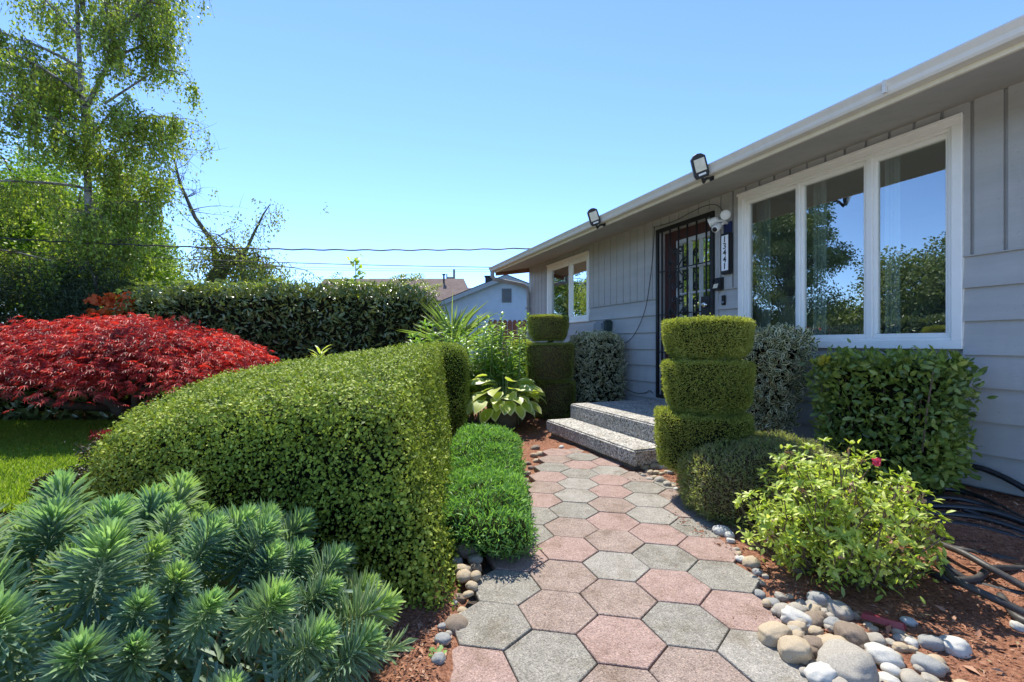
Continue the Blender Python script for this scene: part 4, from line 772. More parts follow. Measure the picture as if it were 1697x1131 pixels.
t = thing('young_shoot', 'small upright pale green lily shoot poking above the large hedge', 'plant', (-2.0, 4.75, 0)); g = Geo(); g.tube([(0, 0, 0), (.01, 0, .6), (.0, 0, .92)], .008, 6); g.build('stem', M['stem'], t); n = 12; a = np.arange(n) * 2.4; leaves('leaf', t, T_LONG, np.tile([[0, 0, .9]], (n, 1)) + np.column_stack([0 * a, 0 * a, -.012 * np.arange(n)]), norm(np.column_stack([np.cos(a), np.sin(a), 1.1 + 0 * a])), norm(np.column_stack([-np.cos(a), -np.sin(a), .8 + 0 * a])), .16, .03, M['hosta'])
t = thing('barberry', 'low dark shrub with a few red leaves on the lawn edge', 'shrub', (-2.95, 3.45, 0)); bush(t, 60, .34, .36, .25, M['barberry'], .028, .016, per=24, tip=6, tmpl=T_DIA); n = 40; leaves('red_leaf', t, T_PAL, np.array([[-.15, 0, .31]]) + np.clip(rng.normal(size=(n, 3)), -1.3, 1.3) * [.05, .03, .015], rdir(n), rdir(n), .05, .05, M['barberry_red'])
box_shrub('low_shrub', 'dark low clipped shrub at the left foot of the large hedge', 'shrub', -2.6, 3.0, 0, .95, .35, .16, 14000, .018, .011, M['barberry'], M['darkcore'], e=.6, depth=.03)
# small leafy weed by the edging stones
t = thing('seedling', 'tiny green seedling in the mulch beside the left edging stones', 'plant', (-.235, 1.43, 0)); n = 5; a = np.arange(n) * 1.3; leaves('leaf', t, T_OBL, np.zeros((n, 3)) + [0, 0, .02], norm(np.column_stack([np.cos(a), np.sin(a), .5 + 0 * a])), np.tile([[0, 0, 1.0]], (n, 1)), .035, .022, M['candytuft'])

# ------------------------------------------------------------------ red maple
def red_maple():
    t = thing('red_maple', 'low spreading red laceleaf maple over the lawn', 'tree', (-4.85, 5.5, 0)); g = Geo()
    g.tube([(.1, .2, -.05), (.12, .15, .12), (.0, .05, .24), (-.1, 0, .36), (-.05, .02, .5)], [.11, .09, .085, .08, .07], 10)
    tips = []
    for k in range(46):
        a = k * 2.4 + rnd(-.3, .3); q = rnd(.45, .95); e = np.array([math.cos(a) * 2.0 * q, math.sin(a) * 1.3 * q, .52 + .62 * (1 - q ** 2) + rnd(-.05, .0)])
        m1 = np.array([e[0] * .25, e[1] * .25, .42 + rnd(0, .12)]); m2 = np.array([e[0] * .6, e[1] * .6, e[2] + .06]) + rng.normal(size=3) * .05
        g.tube([(-.05, .02, .42), m1, m2, e], [.045, .032, .018, .006], 6, cap=False)
        for q2 in range(5):
            e2 = e + np.array([rnd(-.3, .3), rnd(-.3, .3), rnd(-.2, .06)]); g.tube([m2, (m2 + e2) / 2 + [0, 0, .04], e2], [.009, .006, .003], 4, cap=False)
    g.tube([(.08, .1, .15), (.3, -.1, .12), (.48, -.2, .2), (.55, -.3, .36), (.7, -.5, .5)], [.06, .055, .05, .04, .025], 8)
    g.tube([(.05, .1, .2), (-.25, -.3, .3), (-.4, -.6, .42), (-.7, -.9, .55)], [.055, .045, .035, .02], 8)
    g.build('trunk', M['bark'], t, smooth=True)
    # layered drooping fans of leaves: many small pads, each a patch of hanging leaves
    P, A, N = [], [], []
    for k in range(1000):
        a = rnd(0, 6.283); q = rng.random() ** .52; c = np.array([math.cos(a) * 1.92 * q, math.sin(a) * 1.3 * q, 0]); top = .74 + .52 * (1 - q ** 2.4) + .06 * math.sin(c[0] * 4 + 1) * math.cos(c[1] * 5); c[2] = top - (rnd(0, .16) if rng.random() < .3 else rnd(0, .05)) - .07 * q ** 5
        out = np.array([math.cos(a) * q, math.sin(a) * q, 0]); m = 22; o = rng.normal(size=(m, 3)) * [.13, .13, .035]; o[:,2] -= .9 * (o[:,0] ** 2 + o[:,1] ** 2) + .12 * (o @ out)
        P.append(c + o); r_ = np.column_stack([o[:,0], o[:,1], 0 * o[:,0]]); A.append(norm(norm(r_ + 1e-3) * .7 + out * .5 + rng.normal(size=(m, 3)) * .3 + [0, 0, -.2])); N.append(norm(rng.normal(size=(m, 3)) * .35 + [0, 0, 1] + out * .3))
    for k in range(12):                                   # feathery leader standing above the dome
        m = 12; P.append(np.array([.55, .3, 1.2]) + rng.normal(size=(m, 3)) * [.12, .1, .05]); A.append(norm(rdir(m) + [0, 0, .6])); N.append(rdir(m))
    P, A, N = map(np.concatenate, (P, A, N)); n = len(P)
    leaves('crown', t, T_PAL, P, A, N, rng.uniform(.055, .095, n), rng.uniform(.045, .075, n), M['maple'], np.clip(.5 + .35 * wob(P, 3.2, 4) + rng.normal(size=n) * .22, 0, 1))
red_maple()
# dark broad leaved plants under the maple, and the rhododendron hedge behind
box_shrub('dark_shrub', 'dark glossy low shrub in the shade behind the lawn, left of the maple trunk', 'shrub', -6.6, 6.1, 0, 3.6, .7, .62, 2600, .13, .05, M['rhodo'], M['darkcore'], e=.55, tmpl=T_LONG, depth=.08, core=.12)
box_shrub('rhododendron_hedge', 'tall loose rhododendron hedge across the back of the garden', 'hedge', -4.1, 8.3, 0, 5.6, 1.25, 2.0, 24000, .098, .034, M['rhodo'], M['darkcore'], e=.34, tmpl=T_LONG, depth=.14, core=.2, rough=.1, rs=2.6, up=.3, out=.5, nn=.35)
_rh = [o for o in COL.objects if o.name.startswith('rhododendron_hedge')][0]
P, A, N = [], [], []
for k in range(270):                                     # whorled shoots standing proud of the clipped top
    x, y = rnd(-2.75, 2.75), rnd(-.55, .55); z = 1.9 + rnd(0, .2) + (.12 if abs(x - .9) < .25 or abs(x - 2.3) < .3 or abs(x + .1) < .1 else 0); m = 9
    for q in range(m): a = q * 2.4; P.append([x, y, z - .006 * q]); A.append([math.cos(a), math.sin(a), .55]); N.append([-math.cos(a) * .5, -math.sin(a) * .5, 1])
leaves('shoot_leaf', _rh, T_LONG, np.array(P), norm(np.array(A)), norm(np.array(N)), .11, .032, M['laurel'])
t = thing('sapling', 'single pale green leafy sapling rising above the rhododendron hedge', 'plant', (-2.82, 8.2, 0)); g = Geo(); g.tube([(0, 0, 0), (.02, 0, 1.4), (.0, 0, 2.55)], [.02, .014, .005], 6); g.build('stem', M['twig'], t)
n = 64; P = np.column_stack([rng.normal(size=n) * .085, rng.normal(size=n) * .07, rng.uniform(1.75, 2.58, n)]); leaves('leaf', t, T_OBL, P, norm(rdir(n) + [0, 0, -.2]), norm(rdir(n) * .6 + [0, -.4, 1]), .11, .08, M['azalea'])
t = thing('orange_azalea', 'azalea with orange flowers at the left end of the rhododendron hedge', 'shrub', (-6.85, 8.2, 0)); bush(t, 90, 1.95, .75, .6, M['azalea'], .07, .03, per=16, tip=8)
for k in range(22):
    c = np.array([rnd(-.6, .5), rnd(-.5, -.1), 0]); c[2] = 1.9 - .5 * abs(c[0]) - rnd(0, .35); q = rdir(26); leaves('flower', t, T_OBL, c + q * .045, norm(rdir(26)), q, .08, .07, M['orangeflower'])

# ------------------------------------------------------------------ trees
def hang(P, A, N, p, L, n, spread=.03):
    """leaves strung along a hanging twig"""
    u = rng.random(n); d = np.array([rnd(-.12, .12), rnd(-.12, .12), 0]); q = p + np.outer(u * L, [0, 0, -1]) + np.outer(u ** 2 * L, d) * 2 + rng.normal(size=(n, 3)) * spread
    P.append(q); A.append(norm(rng.normal(size=(n, 3)) * .6 + [0, 0, -.9])); N.append(rdir(n)); return d
def birch():
    t = thing('birch_tree', 'tall weeping birch with pale forked trunk and airy hanging leaves', 'tree', (-9.35, 10.0, 0)); g = Geo(); tw = Geo(); P, A, N = [], [], []
    tr = [(.1, 0, -.1), (.05, 0, 1.5), (.08, 0, 3.0), (.03, 0, 4.6), (-.05, 0, 6.1), (-.12, 0, 6.6), (-.2, 0, 8.2), (-.22, 0, 9.6), (-.3, 0, 11.2), (-.35, 0, 12.2)]
    g.tube(tr, [.09, .08, .075, .068, .058, .045, .036, .028, .018, .008], 10)
    fork = [(-.05, 0, 6.1), (.35, .05, 7.0), (.85, .1, 8.1), (1.3, .1, 9.2), (1.7, .15, 10.6), (1.9, .2, 11.8)]; g.tube(fork, [.05, .042, .034, .026, .016, .008], 8)
    f3 = [(-.08, 0, 8.4), (-.35, .1, 9.4), (-.55, .1, 10.6), (-.6, 0, 11.9)]; g.tube(f3, [.05, .04, .025, .01], 8)
    limbs = [((-.02, 0, 5.8), (-1, -.1, .75), 2.4), ((0, 0, 6.3), (-.9, .3, .9), 2.3), ((.0, 0, 5.4), (.9, -.3, .6), 2.2), ((.05, 0, 4.6), (.9, .5, .35), 2.2), ((.05, 0, 4.4), (-.9, -.3, .3), 2.4), ((.06, 0, 3.6), (.7, -.8, .25), 2.0), ((.06, 0, 3.4), (-.8, .5, .25), 2.2),
             ((.5, .05, 7.3), (1, .1, .55), 1.9), ((.55, .05, 7.3), (.5, -.9, .6), 1.6), ((.85, .1, 8.1), (1, -.3, .5), 1.3), ((1.3, .1, 9.2), (1, 0, .5), 1.1), ((1.1, .1, 8.7), (-.2, .8, .8), 1.5), ((-.2, 0, 7.8), (-1, .2, .9), 1.8), ((-.2, 0, 8.6), (.8, .4, .9), 1.6), ((-.22, 0, 9.4), (-.9, -.5, .8), 1.7), ((-.3, 0, 10.4), (.7, -.4, .9), 1.2), ((-.5, .1, 10.3), (-1, 0, .6), 1.5), ((-.2, 0, 7.1), (-.8, -.6, .5), 2.0),
             ((.02, 0, 5.0), (1, 0, .45), 2.0), ((.9, .1, 5.9), (1, -.05, .25), 1.5), ((1.5, .1, 9.9), (.8, .3, .7), 1.1)]
    tips = [fork, f3, tr[5:]]
    limbs += [((.07, 0, 3.9), (1, .1, .5), 1.7), ((.07, 0, 2.9), (1, -.3, .5), 1.6), ((.07, 0, 2.6), (-1, -.2, .5), 2.0), ((.07, 0, 2.4), (.3, -1, .5), 1.6), ((.05, 0, 5.2), (-.2, -1, .5), 1.7), ((-.05, 0, 6.4), (-.3, -1, .6), 1.6), ((-.1, 0, 6.9), (-1, .5, .6), 1.9)]
    for p0, d, L in limbs:
        L *= .72 if d[0] > 0 else .95
        pts = arc(p0, d, L, 7, .3, .06); g.tube(pts, list(np.linspace(.035, .008, 8)), 6, cap=False); tips.append(pts)
    for pts in tips:
        for k in range(len(pts)):
            if pts is not fork and pts is not f3 and k < 2: continue
            for q in range(3):
                a = rnd(0, 6.283); s_ = arc(pts[k], (math.cos(a), math.sin(a), rnd(.1, .8)), rnd(.25, .65), 5, 1.3, .1); tw.tube(s_, [.008, .007, .006, .004, .003, .002], 4, cap=False)
                for j in range(1, 6):
                    for _ in range(2):
                        L = rnd(.25, 1.0); n_ = int(L * (15 if s_[j][2] > 6.2 else 21)); dd = hang(P, A, N, s_[j], L, n_, .045)
                        tw.tube([s_[j], s_[j] + np.array([0, 0, -L * .5]) + dd * L * .5, s_[j] + np.array([0, 0, -L]) + dd * 2 * L], .0022, 3, cap=False)
    out = [np.array((1.05, -.0, 6.7)), np.array((1.6, 0, 7.05)), np.array((2.15, 0, 6.95)), np.array((2.5, 0, 6.5))]     # the single branch reaching right
    g.tube([(.35, .05, 6.3)] + out, [.03, .022, .016, .011, .004], 6, cap=False)
    for k in range(46):
        u = rnd(.9, 3); j = min(int(u), 2); p = out[j] + (out[j+1] - out[j]) * (u - j); L = rnd(.2, .6) * (1.2 if u > 1.5 else .6); hang(P, A, N, p, L, int(L * 22) + 3, .05)
    g.build('trunk', M['birchbark'], t, smooth=True); tw.build('twigs', M['twig'], t)
    P, A, N = map(np.concatenate, (P, A, N)); n = len(P); leaves('crown', t, T_DIA, P, A, N, rng.uniform(.05, .09, n), rng.uniform(.035, .06, n), M['birchleaf']); return t, n
bt, _n = birch()
def tree(label, x, y, H, rx, ry, zb, clumps, per, L, W, ml, mb='bark', name='tree', cr=.55, tmpl=T_DIA, group=None, top=1.0, tr=.16, droop=.0, hole=.0):
    t = thing(name, label, 'tree', (x, y, 0), 0, group); g = Geo(); P, A, N, Q = [], [], [], []; zc = (zb + H) / 2; hz = (H - zb) / 2
    g.tube([(0, 0, -.1), (rnd(-.1, .1), rnd(-.1, .1), zb + .4), (rnd(-.2, .2), rnd(-.2, .2), zc), (rnd(-.1, .1), 0, H * .92)], [tr, tr * .8, tr * .5, tr * .12], 8)
    for k in range(clumps):
        d = rdir(1)[0]; q = rng.random() ** .4; c = np.array([d[0] * rx * q, d[1] * ry * q, zc + d[2] * hz * q]); sc = 1 - (1 - top) * max(0, (c[2] - zb) / (H - zb)); c[0] *= sc; c[1] *= sc
        if k % 2 == 0: g.tube([(0, 0, max(zb * .7, c[2] - 1.0 - rnd(0, 1))), c * [.5, .5, 1] + [0, 0, -.35], c], [.05, .03, .008], 5, cap=False)
        r_ = cr * rnd(.6, 1.25); m = per; o = rdir(m) * (rng.random((m, 1)) ** .45) * r_ * [1.15, 1.15, .75]; P.append(c + o); A.append(norm(o / r_ * .6 + rng.normal(size=(m, 3)) * .6 + [0, 0, -droop])); N.append(norm(rng.normal(size=(m, 3)) * .7 + [0, 0, .8])); Q.append(np.clip(rng.normal(.5 + rnd(-.22, .22), .2, m), 0, 1))
    g.build('trunk', M[mb], t, smooth=True); P, A, N, Q = map(np.concatenate, (P, A, N, Q)); n = len(P); leaves('crown', t, tmpl, P, A, N, L * rng.uniform(.6, 1.35, n), W * rng.uniform(.6, 1.35, n), ml, Q); return t
GT = 'leafy trees behind the birch'
tree('bright green bushy tree behind the birch trunk, right side', -10.75, 12.0, 4.9, 1.5, 1.4, .6, 80, 330, .085, .06, M['mapleleaf'], cr=.5, group=GT)
tree('dense green tree directly behind the birch trunk', -12.3, 12.9, 5.8, 1.8, 1.6, .8, 90, 330, .085, .06, M['mapleleaf'], cr=.55, group=GT)
tree('dense green tree at the left edge of the garden behind the birch', -14.8, 12.6, 6.0, 2.0, 1.8, .8, 90, 330, .09, .065, M['mapleleaf'], cr=.55, group=GT)
tree('taller deep green tree farther back between the birch and the edge', -18.2, 17.0, 8.8, 2.6, 2.2, 1.5, 100, 330, .1, .07, M['mapleleaf'], cr=.75, group=GT)
tree('taller loose tree farther back showing right of the birch trunk', -14.6, 16.5, 7.9, 1.9, 2.0, 1.5, 70, 300, .1, .07, M['birchleaf'], cr=.6, group=GT)
tree('tallest far tree, deep behind the leafy trees, mirrored in the small window', -20.3, 25, 8.2, 2.0, 2.0, .6, 80, 280, .13, .09, M['mapleleaf'], cr=.8, group=GT)
tree('very dark conifer shrub at the foot of the birch', -8.3, 9.2, 2.6, 1.5, 1.0, .1, 60, 420, .1, .016, M['darkconifer'], cr=.5, name='conifer', tr=.1)
tree('very dark spreading conifer left of the birch foot', -10.6, 9.0, 2.7, 1.6, 1.0, .1, 66, 420, .1, .016, M['darkconifer'], cr=.5, name='conifer', tr=.1)
# broken weeping tree with a bare leader
def snag():
    t = thing('weeping_tree', 'leaning broken weeping tree with a bare dead leader above the rhododendron hedge', 'tree', (-9.0, 13.0, 0)); g = Geo(); P, A, N = [], [], []
    tk = [(.0, 0, -.1), (.05, 0, 1.2), (.3, 0, 2.2), (.55, 0, 2.9), (.85, 0, 3.35), (1.25, 0, 3.4), (1.7, 0, 3.2)]; g.tube(tk, [.3, .27, .24, .23, .17, .12, .07], 10)
    dead = [(.6, 0, 3.0), (.45, 0, 3.9), (-.05, 0, 4.6), (-.55, .1, 5.6), (-.75, .1, 6.4), (-.95, .1, 7.0)]; g.tube(dead, [.08, .07, .055, .04, .025, .008], 7)
    for k in range(44):
        u = rnd(.8, 5); j = min(int(u), 4); p = np.array(dead[j]) + (np.array(dead[j+1]) - np.array(dead[j])) * (u - j); a = rnd(0, 6.283); s_ = arc(p, (math.cos(a) * 1.1, math.sin(a), rnd(.1, 1.0)), rnd(.5, 1.5), 6, rnd(-.5, .6), .16); g.tube(s_, [.014, .011, .009, .006, .004, .003, .002], 4, cap=False)
        for j2 in (2, 3, 4, 5):
            s2 = arc(s_[j2], rng.normal(size=3) + [0, 0, .4], rnd(.25, .6), 4, .5, .15); g.tube(s2, [.006, .004, .003, .002, .0015], 3, cap=False)
            if rng.random() < .35: hang(P, A, N, s2[-1], .3, 5, .06)
    br = []
    for k in range(30):
        p = np.array(tk[random.choice((3, 4, 5, 5, 6))]); a = rnd(0, 6.283); s_ = arc(p, (math.cos(a) + .45, math.sin(a) * .8, rnd(.2, 1.3)), rnd(.8, 1.9), 7, 1.7, .12); g.tube(s_, list(np.linspace(.03, .004, 8)), 5, cap=False); br.append(s_)
        for j in range(2, 8):
            for _ in range(3): L = rnd(.3, 1.0); hang(P, A, N, s_[j] + rng.normal(size=3) * .12, L, int(13 * L) + 3, .07)
    up = [(1.3, 0, 3.4), (1.6, 0, 4.1), (1.9, 0, 4.7), (2.1, 0, 5.0)]; g.tube(up, [.05, .04, .025, .01], 6)
    for k in range(60): u = rnd(.4, 3); j = min(int(u), 2); p = np.array(up[j]) + (np.array(up[j+1]) - np.array(up[j])) * (u - j); hang(P, A, N, p + rng.normal(size=3) * [.35, .25, .2], rnd(.1, .5), 9, .08)
    n = 600; P.append(np.column_stack([rng.normal(.85, .3, n), rng.normal(0, .25, n), rng.normal(3.55, .3, n)])); A.append(rdir(n)); N.append(rdir(n))
    g.build('trunk', M['greybark'], t, smooth=True); P, A, N = map(np.concatenate, (P, A, N)); n = len(P); leaves('crown', t, T_DIA, P, A, N, rng.uniform(.06, .12, n), rng.uniform(.03, .055, n), M['weepleaf'])
snag()
# trees out to the left that the wide window mirrors
tree('round dark green tree mirrored in the right pane of the wide window', -17.5, 4.2, 5.0, 2.6, 2.2, .3, 85, 320, .13, .09, M['mirrorleaf'], cr=.8, group='trees mirrored in the window')
tree('tall airy tree mirrored in the left pane of the wide window', -13.4, 8.2, 8.2, 2.0, 1.9, .8, 170, 300, .09, .06, M['mirrorleaf'], cr=.5, droop=.6, group='trees mirrored in the window')
tree('low wide green tree mirrored along the foot of the wide window', -19.5, 7.2, 2.9, 3.2, 1.6, .2, 50, 260, .14, .1, M['mirrorleaf'], cr=.7, group='trees mirrored in the window')

hx, hy, _ = h2w(-8.6, 5.2)
box_shrub('boundary_hedge', 'dark green boundary hedge mirrored along the foot of the wide window', 'hedge', hx, hy, 0, 1.1, 9.5, 1.75, 15000, .12, .05, M['rhodo'], M['darkcore'], rz=TH, e=.3, depth=.1, core=.15)
# ------------------------------------------------------------------ beyond the hedge: houses, fence, poles, wires
def neighbour():
    t = thing('neighbour_house', 'pale blue gabled house with a louvred vent beyond the brown fence', 'house', (-.3, 26, 0), R(-4)); g = Geo()
    a, w, e, r_ = 0.0, 4.7, 2.9, 4.75
    g.add([(-w, 0, 0), (w, 0, 0), (w, 0, e), (0, 0, r_), (-w, 0, e), (-w, 10, 0), (w, 10, 0), (w, 10, e), (0, 10, r_), (-w, 10, e)], [(0,1,2,3,4), (9,8,7,6,5), (0,4,9,5), (1,6,7,2)]); g.build('wall', M['bluehouse'], t)
    g = Geo(); sl = (r_ - e) / w
    for s_ in (-1, 1):
        xo = s_ * (w + .5); zo = e - .5 * sl
        g.add([(0, -.45, r_ + .06), (xo, -.45, zo + .06), (xo, 10.4, zo + .06), (0, 10.4, r_ + .06), (0, -.45, r_ + .16), (xo, -.45, zo + .16), (xo, 10.4, zo + .16), (0, 10.4, r_ + .16)], [(0,1,2,3), (4,7,6,5), (0,4,5,1), (1,5,6,2), (2,6,7,3), (3,7,4,0)])
    rf = g.build('roof', M['shingle'], t); g = Geo(); g.box(-1.5, -1.0, 2, 2.5, 4.1, 5.12); g.box(-1.55, -.95, 1.95, 2.55, 5.12, 5.2); g.build('chimney', M['shingle'], rf)
    g = Geo()
    for s_ in (-1, 1):
        xo = s_ * (w + .5); zo = e - .5 * sl; g.add([(0, -.5, r_ - .14), (xo, -.5, zo - .14), (xo, -.451, zo - .14), (0, -.451, r_ - .14), (0, -.5, r_ + .1), (xo, -.5, zo + .1), (xo, -.451, zo + .1), (0, -.451, r_ + .1)], [(0,1,2,3), (4,7,6,5), (0,4,5,1), (1,5,6,2), (2,6,7,3), (3,7,4,0)])
    g.build('barge_board', M['trimgrey'], t)
    g = Geo(); g.box(-.28, .28, -.04, -.002, 3.35, 4.15)
    for k in range(9): g.add([(-.25, -.09, 3.4 + k * .082), (.25, -.09, 3.4 + k * .082), (.25, -.041, 3.46 + k * .082), (-.25, -.041, 3.46 + k * .082)], [(0,1,2,3)])
    g.build('vent', solid('louvre_grey', (.2,.2,.21), None), t); g = Geo(); g.box(-w, w, -.03, -.002, 2.0, 2.12); g.build('trim_band', M['trimgrey'], t)
neighbour()
def brown(label, x, y, w, zr, ze, dp, vents):
    t = thing('distant_house', label, 'house', (x, y, 0), 0, 'brown roofed houses beyond the hedge'); g = Geo(); g.box(-w, w, -dp, dp, 0, ze); g.build('wall', M['trimgrey'], t)
    g = Geo(); e = .4; g.add([(-w - e, -dp - e, ze), (w + e, -dp - e, ze), (w + e, dp + e, ze), (-w - e, dp + e, ze), (-w, 0, zr), (w * .86, 0, zr)], [(0,1,5,4), (1,2,5), (2,3,4,5), (3,0,4), (3,2,1,0)]); rf = g.build('roof', M['brownroof'], t)
    for k, (vx, vz) in enumerate(vents):
        g = Geo(); g.tube([(vx, -.6, vz - .5), (vx, -.6, vz + .35)], .07, 8); g.box(vx - .12, vx + .12, -.72, -.48, vz + .35, vz + .42); g.build('vent_pipe', M['black'], rf)
brown('long brown roofed house showing above the rhododendron hedge', -8.9, 36, 5.9, 6.15, 3.2, 4, [(3.6, 6.0)])
brown('lower brown roofed house with vent pipes left of the pale blue gable', -4.2, 40, 5.2, 5.9, 3.0, 4, [(-.5, 5.8), (1.9, 5.8)])
t = thing('board_fence', 'reddish brown board fence between the lilies and the downspout', 'fence', (-.55, 10.5, 0)); g = Geo()
for k in range(17):
    x = k * .112; g.add([(x, 0, 0), (x + .105, 0, 0), (x + .105, .02, 0), (x, .02, 0), (x, 0, 1.5), (x + .105, 0, 1.5), (x + .105, .02, 1.5), (x, .02, 1.5), (x + .03, 0, 1.55), (x + .075, 0, 1.55), (x + .075, .02, 1.55), (x + .03, .02, 1.55)], [(0,1,5,9,8,4), (3,7,11,10,6,2), (1,2,6,5), (3,0,4,7), (5,6,10,9), (8,9,10,11), (4,8,11,7)])
g.build('boards', M['fence'], t); g = Geo(); g.box(-.02, 1.92, .025, .06, .3, .4); g.box(-.02, 1.92, .025, .06, 1.1, 1.2); g.build('rail', M['fence'], t)
t = thing('utility_pole', 'distant utility pole with a crossarm above the brown roofs', 'utility pole', (-5.6, 44, 0)); g = Geo(); g.tube([(0, 0, 0), (0, 0, 8.2)], [.14, .1], 8); g.build('post', M['pole'], t); g = Geo(); g.box(-.75, .1, -.06, .06, 7.3, 7.45); g.box(-.75, -.65, -.05, .05, 7.46, 7.75); g.build('crossarm', M['pole'], t)
t = thing('mossy_post', 'pale mossy wooden pole standing in the weeping tree', 'pole', (-8.05, 13.6, 0)); g = Geo(); g.tube([(0, 0, 0), (.02, 0, 2), (0, 0, 3.75)], [.11, .1, .095], 10); g.build('post', M['pole'], t); g = Geo(); g.tube([(0, 0, 3.75), (0, 0, 3.8)], [.115, .1], 10); g.build('cap', M['pole'], t)
def wire(label, a, b, sag, r, tw=0.0, n=70):
    a, b = np.array(a, float), np.array(b, float); pts = [a + (b - a) * k / n - np.array([0, 0, 4 * sag * (k / n) * (1 - k / n)]) + (np.array([0, 0, tw * math.sin(k * 1.35)])) for k in range(n + 1)]
    g = Geo(); g.tube([p - a for p in pts], r, 5); o = g.build('power_line', M['wire'], None, loc=tuple(a)); tagp(o, label, 'power line', 'overhead lines crossing behind the hedge')
wire('thick twisted overhead line running to the house eave, topmost of the wires', (-12.6, 9.0, 3.26), h2w(4.8, 8.1, 2.98), .2, .015, .009, 110)
wire('thin overhead line just below the thick twisted one', (-12.6, 9.1, 2.98), (2.6, 13.5, 3.25), .12, .0105)
wire('faint overhead line, lowest of the wires crossing the trees', (-12.6, 9.2, 2.72), (2.6, 13.6, 3.15), .08, .0045)
wire('thin overhead line closely above the lowest wire', (-12.6, 9.15, 2.8), (2.6, 13.5, 3.2), .1, .0045)

# ------------------------------------------------------------------ hoses
def hose(name, label, runs, r, mat):
    runs = [[np.array(p, float) for p in q] for q in runs]; o0 = runs[0][0].copy(); t = thing(name, label, 'hose', tuple(o0)); g = Geo()
    for P in runs:
        out = []
        for i in range(len(P) - 1):
            a, b, c, d = P[max(i-1, 0)], P[i], P[i+1], P[min(i+2, len(P)-1)]
            for k in range(8):
                q = k / 8; out.append(.5 * ((2*b) + (-a + c) * q + (2*a - 5*b + 4*c - d) * q**2 + (-a + 3*b - 3*c + d) * q**3))
        out.append(P[-1]); g.tube([p - o0 for p in out], r, 10)
    g.build('tube', mat, t, smooth=True); return t
def zz(L, z): return [(x, y, z_) for (x, y), z_ in zip(L, z if isinstance(z, (list, tuple)) else [z] * len(L))]
hose('garden_hose', 'dusty grey garden hose lying in loops nearest the camera on the mulch', [
    zz([(2.02,1.62),(1.98,1.76),(1.94,1.85),(1.94,1.97),(1.95,2.12),(1.97,2.23),(1.99,2.28),(2.03,2.22),(2.07,2.14),(2.15,2.04),(2.3,1.93)], [.03,.06,.09,.1,.08,.05,.03,.03,.04,.05,.04]),
    zz([(1.78,1.98),(1.78,1.93),(1.81,1.87),(1.9,1.86),(2.0,1.9),(2.18,1.92)], [.03,.03,.03,.04,.06,.05]),
    zz([(1.80,1.5),(1.77,1.55),(1.72,1.63),(1.69,1.72),(1.72,1.82),(1.78,1.92),(1.85,1.965),(1.86,1.92),(1.9,1.85),(2.0,1.74)], [.03,.07,.09,.1,.1,.085,.07,.04,.02,.03]),
    zz([(1.90,1.77),(1.86,1.72),(1.82,1.66),(1.79,1.6),(1.82,1.53)], [.02,.03,.03,.03,.03])], .014, M['hose_grey'])
hose('garden_hose', 'clean black garden hose coiled behind the dusty grey one', [
    zz([(2.18,2.62),(2.25,2.59),(2.35,2.54),(2.45,2.43),(2.46,2.23),(2.48,2.0)], [.06,.09,.11,.1,.08,.07]),
    zz([(2.22,2.68),(2.32,2.67),(2.56,2.74),(2.68,2.62),(2.62,2.28),(2.6,2.0)], [.06,.09,.13,.12,.09,.08]),
    zz([(2.2,2.56),(2.31,2.6),(2.48,2.6),(2.59,2.52),(2.6,2.31),(2.56,2.05)], [.08,.1,.12,.11,.09,.07]),
    zz([(2.45,2.4),(2.36,2.18),(2.33,2.08),(2.4,2.0),(2.5,1.95)], [.05,.05,.05,.05,.05]),
    zz([(2.3,2.72),(2.5,2.55),(2.7,2.4),(2.75,2.2),(2.7,2.0)], [.06,.06,.07,.07,.07]),
    zz([(2.05,2.42),(2.2,2.46),(2.4,2.36),(2.48,2.16),(2.5,1.9)], [.05,.08,.1,.09,.06]), zz([(2.02,2.36),(2.18,2.38),(2.34,2.28),(2.42,2.1),(2.46,1.88)], [.05,.07,.08,.07,.05]), zz([(2.1,2.5),(2.3,2.52),(2.5,2.4),(2.56,2.2),(2.55,1.95)], [.06,.1,.12,.1,.07]), zz([(2.0,2.3),(2.1,2.2),(2.25,2.12),(2.4,1.9)], [.03,.04,.05,.05])], .0175, M['hose_black'])
hp = [h2w(X, Y, z) for X, Y, z in ((3.5, 2.0, .12), (3.58, 1.75, .18), (3.64, 1.55, .25), (3.66, 1.4, .22), (3.62, 1.2, .14), (3.5, .95, .11), (3.3, .7, .1))]
hose('garden_hose', 'single black hose arching along the foot of the house wall', [hp], .0175, M['hose_black'])

